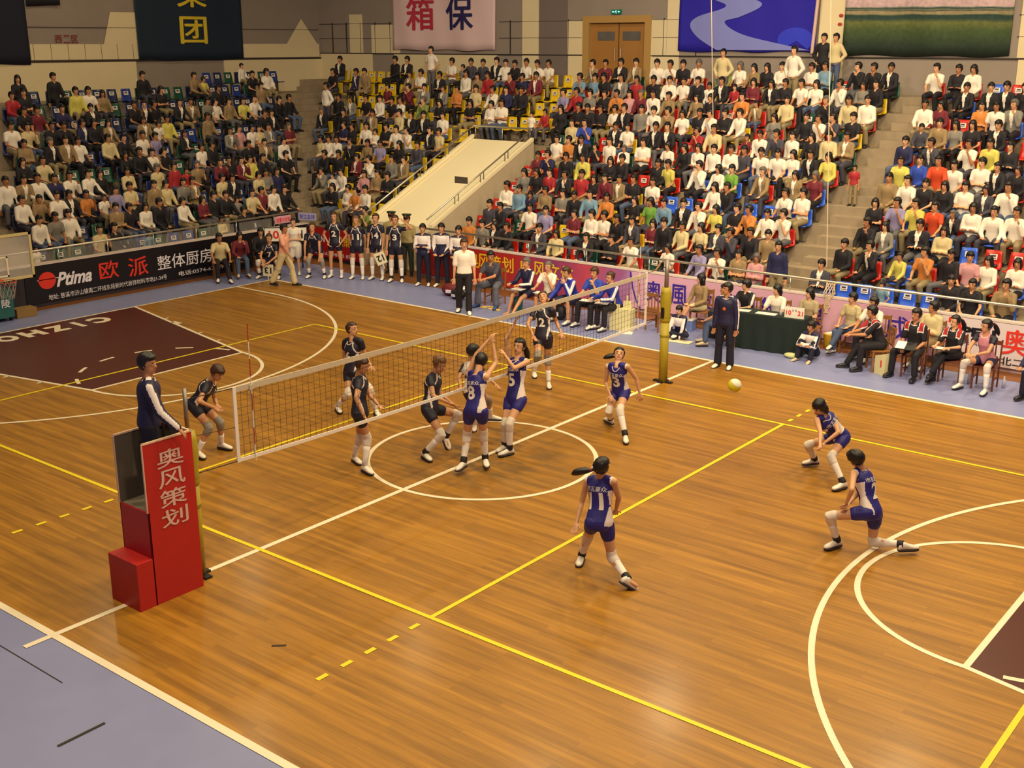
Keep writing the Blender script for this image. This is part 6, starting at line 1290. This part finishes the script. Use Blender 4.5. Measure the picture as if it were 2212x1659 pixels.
# pose templates: meshes shared by all who sit that way
def template(arms, legs, female, vox, st=False, lean=4, hturn=0, h=1.70):
    J = fk(h, seat=None if st else .43, lean=lean, armL=ARMS[arms[0]], armR=ARMS[arms[1]], legL=LEGS[legs[0]] if not st else None, legR=LEGS[legs[1]] if not st else None)
    lk = V((math.sin(hturn), -math.cos(hturn), -.12)); F = Fig(J, h, lk)
    t = dict(F=F)
    t['body'] = skin_mesh(F, 'person', SKIN[0], female, vox, 5, hands=True)
    t['short'] = top_mesh(F, .6, .016, female, 1.0, -.08, vox*1.05); t['long'] = top_mesh(F, 1.9, .018, female, 1.0, -.08, vox*1.05)
    t['legs'] = legs_mesh(F, 1.93, .016, vox*1.05, flare=.008)
    for n in ('short', 'long', 'legs'): paint(t[n], [fabric('w')], lambda c, n: 0)
    t['suit'] = t['long'].copy()
    def op(c, n):
        x, y, q = loc3(F, c); return 1 if (y > .02 and q > .30 and abs(x) < .012+.075*max(0, q-.30)) else 0
    paint(t['suit'], [fabric('k'), fabric('w')], op)
    t['shoes'] = [shoe_mesh(F, sd, [M_SHOEB, M_SOLE]) for sd in 'LR']
    t['hair'] = hair_mesh(F, 'bob' if female and not arms[0] == 'lap' else ('long' if female else rng.choice(['short', 'fringe'])), [HAIR['black'], M_BLACK])
    return t
TM = [template(a, l, False, .018, lean=ln, hturn=ht) for a, l, ln, ht in ((('lap', 'lap'), ('tuck', 'tuck'), 3, .3), (('fold', 'fold'), ('tuck', 'tuck'), 0, -.2), (('clasp', 'clasp'), ('apart', 'tuck'), 12, .1), (('chin', 'lap'), ('tuck', 'tuck'), 9, -.35), (('knee', 'lap'), ('apart', 'apart'), 8, -.1), (('lap', 'side'), ('tuck', 'apart'), 2, 0))]
TF = [template(a, l, True, .018, lean=ln, hturn=ht, h=1.62) for a, l, ln, ht in ((('lap', 'lap'), ('tuck', 'tuck'), 3, -.2), (('fold', 'fold'), ('tuck', 'tuck'), 2, .2), (('clasp', 'lap'), ('tuck', 'tuck'), 6, -.1))]
TS = [template(a, ('sit', 'sit'), False, .018, st=True, lean=1) for a in (('side', 'side'), ('hips', 'hips'))]
PANTS = [fabric('k'), fabric('d'), M_DENIM, mat('cloth_khaki_trousers', '8c7c5c', .8), fabric('k'), mat('cloth_grey_trousers', '5c5a60', .8)]
def link_mat(o, m):
    o.material_slots[0].link = 'OBJECT'; o.material_slots[0].material = m
used = set()
def sp_label(s):
    who = 'child' if s['ch'] else ('long-haired spectator' if s['f'] else 'spectator')
    act = 'standing' if s['st'] else 'seated'
    base = '%s %s in %s, %s row of %s' % (act, who, CNAME[s['c']], ORD[s['k']], BLK[s['b']])
    a, b = s['nb']
    if a and b: t1 = base+', between %s and %s' % (CNAME[b], CNAME[a])
    elif b: t1 = base+', at the aisle end beside %s' % CNAME[b]
    elif a: t1 = base+', at the far end beside %s' % CNAME[a]
    else: t1 = base+', alone in view'
    t2 = base+', %s person from the aisle' % NTH[s['n']]
    return t1, t2
cnt = {}
for s in SP:
    if not s['far']: cnt[sp_label(s)[0]] = cnt.get(sp_label(s)[0], 0)+1
far_sp = []
def sp_dress(s):
    t = (rng.choice(TS) if s['st'] else rng.choice(TF if s['f'] else TM))
    s['t'] = t; s['sl'] = 'suit' if (s['c'] in 'kndgtm' and not s['st'] and rng.random() < .28) else 'long' if (rng.random() < (.45 if s['c'] in 'wlb' else .6)) else 'short'
    s['skin'] = rng.choice(SKIN); s['legs'] = rng.choice(PANTS); s['sc'] = ((.60 if s['st'] else .78) if s['ch'] else 1)*rng.uniform(.97, 1.04); s['rz'] = rng.uniform(-.18, .18) - (.12 if s['b'] in 'MR' and s['p'] > -6 else -.05 if s['b'] == 'L' else 0)
    s['hair'] = HAIR['black'] if rng.random() < .97 else HAIR['grey']
for s in SP:
    sp_dress(s)
    if s['far']: far_sp.append(s); continue
    loc, rz = spot(s['b'], s['k'], s['p'], .25 if s['st'] else .46)
    t = s['t']; t1, t2 = sp_label(s)
    o = place('person', t['body'], None, loc, rz+s['rz']); o.scale = (s['sc'],)*3
    if s['ch'] and not s['st']: o.location.z += .43*(1-s['sc'])
    tag(o, t1 if cnt[t1] == 1 else t2, 'spectator', 'spectators in the '+BLK[s['b']])
    link_mat(o, s['skin'])
    for n, me, m in (('shirt', t[s['sl']], fabric(s['c'])), ('trousers', t['legs'], s['legs']), ('hair', t['hair'], s['hair'])):
        c = place(n, me, o); link_mat(c, m)
    for me in t['shoes']: place('shoe', me, o)
# far ones: one mass
def merge(parts, name):
    """parts: (mesh, matrix, [materials]) joined into one mesh"""
    mats = []; vs = []; fs = []; mi = []; off = 0
    import numpy as np
    V_, LI, LS, MI = [], [], [], []; nl = 0
    for me, M, ms in parts:
        n = len(me.vertices); a = np.empty(n*3, np.float32); me.vertices.foreach_get('co', a); a = a.reshape(-1, 3)
        Mn = np.array(M); a = a @ Mn[:3, :3].T+Mn[:3, 3]; V_.append(a)
        l = np.empty(len(me.loops), np.int32); me.loops.foreach_get('vertex_index', l); LI.append(l+off)
        st_ = np.empty(len(me.polygons), np.int32); me.polygons.foreach_get('loop_start', st_); LS.append(st_+nl)
        pm = np.empty(len(me.polygons), np.int32); me.polygons.foreach_get('material_index', pm)
        idx = []
        for m in ms:
            if m not in mats: mats.append(m)
            idx.append(mats.index(m))
        MI.append(np.array(idx, np.int32)[np.minimum(pm, len(idx)-1)]); off += n; nl += len(l)
    out = bpy.data.meshes.new(name); V_ = np.concatenate(V_); LI = np.concatenate(LI); LS = np.concatenate(LS); MI = np.concatenate(MI)
    out.vertices.add(len(V_)); out.vertices.foreach_set('co', V_.ravel()); out.loops.add(len(LI)); out.loops.foreach_set('vertex_index', LI)
    out.polygons.add(len(LS)); out.polygons.foreach_set('loop_start', LS); out.polygons.foreach_set('material_index', MI)
    out.polygons.foreach_set('use_smooth', np.ones(len(LS), bool))
    for m in mats: out.materials.append(m)
    out.update(calc_edges=True); out.validate(); return out
CT = {}
def coarse(t):
    k = id(t)
    if k not in CT:
        F = t['F']; fem = t in TF
        c = dict(body=skin_mesh(F, 'x', SKIN[0], fem, .026, 4, hands=True), short=top_mesh(F, .6, .016, fem, 1.0, -.08, .026), long=top_mesh(F, 1.9, .018, fem, 1.0, -.08, .026), suit=t['suit'], legs=legs_mesh(F, 1.93, .016, .026), hair=t['hair'], shoes=t['shoes'])
        CT[k] = c
    return CT[k]
parts = []
for s in far_sp:
    loc, rz = spot(s['b'], s['k'], s['p'], .25 if s['st'] else .46); c = coarse(s['t'])
    M = Matrix.Translation(V(loc)+V((0, 0, .43*(1-s['sc']) if s['ch'] and not s['st'] else 0))) @ Matrix.Rotation(rz+s['rz'], 4, 'Z') @ Matrix.Scale(s['sc'], 4)
    parts.append((c['body'], M, [s['skin'], M_EYE, M_LIP, M_EYEW])); parts.append((c[s['sl']], M, [fabric(s['c']), fabric('w')])); parts.append((c['legs'], M, [s['legs']])); parts.append((c['hair'], M, [s['hair'], M_BLACK]))
    for q in c['shoes']: parts.append((q, M, [M_SHOEB, M_SOLE]))
if parts:
    o = place('crowd', merge(parts, 'crowd')); tag(o, 'dense far crowd filling the upper tiers and the back of the left stand', 'crowd', kind='stuff')

# ------------------------------------------------------------------ seats
SEATC = {'blue': '1e3480', 'dark blue': '1a2650', 'green': '134538', 'yellow': 'd8b414', 'red': 'b82016', 'bright blue': '2c5ad0'}
def seat_mesh():
    mb = MB(); prof = [(-.20, .405), (-.19, .425), (-.10, .42), (.05, .405), (.15, .415), (.19, .46), (.215, .58), (.235, .72), (.25, .80)]; th = .012
    n = len(prof); rings = []
    for i, (y, z) in enumerate(prof):
        w_ = .20 if i < 6 else .20-.03*(i-5)/3*1.0
        row = []
        for j in range(7):
            q = -1+j/3; row.append(V((q*w_, y-(.025*(q*q) if i > 5 else 0), z+(.018*q*q if i < 5 else 0))))
        rings.append(row)
    vs = [v for r in rings for v in r]; vs2 = [v+V((0, .012 if i//7 > 4 else 0, -.012 if i//7 <= 5 else 0)) for i, v in enumerate(vs)]
    N_ = len(vs); fs = []
    for i in range(n-1):
        for j in range(6):
            q = i*7+j; fs += [(q, q+1, q+8, q+7), (N_+q+7, N_+q+8, N_+q+1, N_+q)]
    for j in range(6): fs += [(j+1, j, N_+j, N_+j+1), ((n-1)*7+j, (n-1)*7+j+1, N_+(n-1)*7+j+1, N_+(n-1)*7+j)]
    for i in range(n-1): fs += [(i*7, i*7+7, N_+i*7+7, N_+i*7), (i*7+13, i*7+6, N_+i*7+6, N_+i*7+13)]
    mb.add(vs+vs2, fs)
    return mb.mesh('seat_shell', [mat('seat_plastic_red', SEATC['red'], .35)], True)
SEAT = seat_mesh(); LEGM = MB().box(-.02, .02, -.05, .08, 0, .41).box(-.12, .12, -.06, .10, .0, .02).mesh('leg', [M_DSTEEL])
ST = MB().box(-.085, .085, .196, .202, .60, .71)
STK = MB(); STK.add([(-.085, .190, .60), (.085, .190, .60), (.085, .212, .72), (-.085, .212, .72)], [(0, 1, 2, 3)]); STK.add([(-.07, .1925, .625), (.07, .1925, .625), (.07, .194, .64), (-.07, .194, .64)], [(0, 1, 2, 3)], 1); STK.add([(-.05, .2, .66), (.05, .2, .66), (.05, .207, .70), (-.05, .207, .70)], [(0, 1, 2, 3)], 1)
STK.v = [(x, y-.004, z) for x, y, z in STK.v]
STK = STK.mesh('sticker', [mat('seat_sticker', 'ded6d0', .5), mat('sticker_print', '38303c', .5)])
def seat_colour(b, k, p, r):
    if b == 'L': return r.choice(['blue', 'dark blue', 'dark blue', 'green', 'green', 'dark blue'])
    if b == 'Y' or (b == 'M' and p < -11): return 'yellow'
    if b == 'M': return r.choice(['bright blue']*3+['red']) if (k in (3, 4, 5) and p > -5) else r.choice(['red', 'red', 'red', 'green', 'yellow'])
    return r.choice(['red', 'red', 'bright blue']) if k > 0 else 'bright blue'
seats = []
for b in 'LYMR':
    for k in range(12):
        if b == 'L': lo, hi = 2.2+.33*k, Yk(k)-1.35
        elif b == 'Y':
            if k == 0: lo, hi = -15.4, -13.7
            else: lo, hi = Xk(k)+.9, (-13.75 if k <= 6 else -15.0)
        elif b == 'M': lo, hi = (-10.7 if k <= 6 else -15.0), -1.05
        else: lo, hi = .6, 4.9-.18*k
        if k == 11: continue
        if b == 'L' and k == 10: lo = 13.2
        ps = sorted(s['p'] for s in rows.get((b, k), []) if not s['st'])
        for s in rows.get((b, k), []):
            if not s['st']: seats.append((b, k, s['p'], s))
        ps = [lo-.25]+[p for p in ps if lo-.3 < p < hi+.3]+[hi+.25]
        for a, c in zip(ps, ps[1:]):
            g_ = c-a-.5; n = int((g_+.02)/.47)+ (0)
            for i in range(n):
                p = a+(c-a)*(i+1)/(n+1)
                if b == 'M' and k > 6 and -11.3 < p < -10.1: continue
                seats.append((b, k, p, None))
camv = V(cam.location)
def sdist(q):
    l, _ = spot(q[0], q[1], q[2]); return (V(l)-camv).dot(_fw)
empt = sorted([q for q in seats if q[3] is None], key=sdist); occ = sorted([q for q in seats if q[3] is not None], key=sdist)
ind = empt[:210]; ind += occ[:300-len(ind)]; mass = [q for q in empt[210:]+occ if q not in ind]
ecount = {}
for q in sorted(ind, key=lambda q: (q[0], q[1], q[2] if q[0] in 'YR' else -q[2])):
    b, k, p, s = q; col = seat_colour(b, k, p, rng); loc, rz = spot(b, k, p)
    o = place('seat', SEAT, None, loc, rz); link_mat(o, mat('seat_plastic_'+col.replace(' ', '_'), SEATC[col], .35))
    if s is None:
        ecount[(b, k)] = ecount.get((b, k), 0)+1
        tag(o, 'empty %s plastic seat, %s row of %s, %s empty one from aisle' % (col, ORD[k], BLK[b], NTH[ecount[(b, k)]-1]), 'seat', 'plastic seats in the '+BLK[b])
        place('sticker', STK, o)
    else: tag(o, '%s seat under spectator in %s, %s row of %s, %s from the aisle' % (col.split()[-1], CNAME[s['c']], ORD[k], BLK[b], NTH[s['n']]), 'seat', 'plastic seats in the '+BLK[b])
    place('leg', LEGM, o)
parts = []
for (b, k, p, s) in mass:
    loc, rz = spot(b, k, p); M = Matrix.Translation(V(loc)) @ Matrix.Rotation(rz, 4, 'Z'); col = seat_colour(b, k, p, rng)
    parts.append((SEAT, M, [mat('seat_plastic_'+col.replace(' ', '_'), SEATC[col], .35)])); parts.append((LEGM, M, [M_DSTEEL]))
    if s is None: parts.append((STK, M, [MATS['seat_sticker'], MATS['sticker_print']]))
if parts:
    o = place('seat_mass', merge(parts, 'seat_mass')); tag(o, 'remaining plastic seats mostly hidden under the far spectators', 'seats', kind='stuff')
print('SEATS', len(empt), len(occ), len(ind), len(mass))
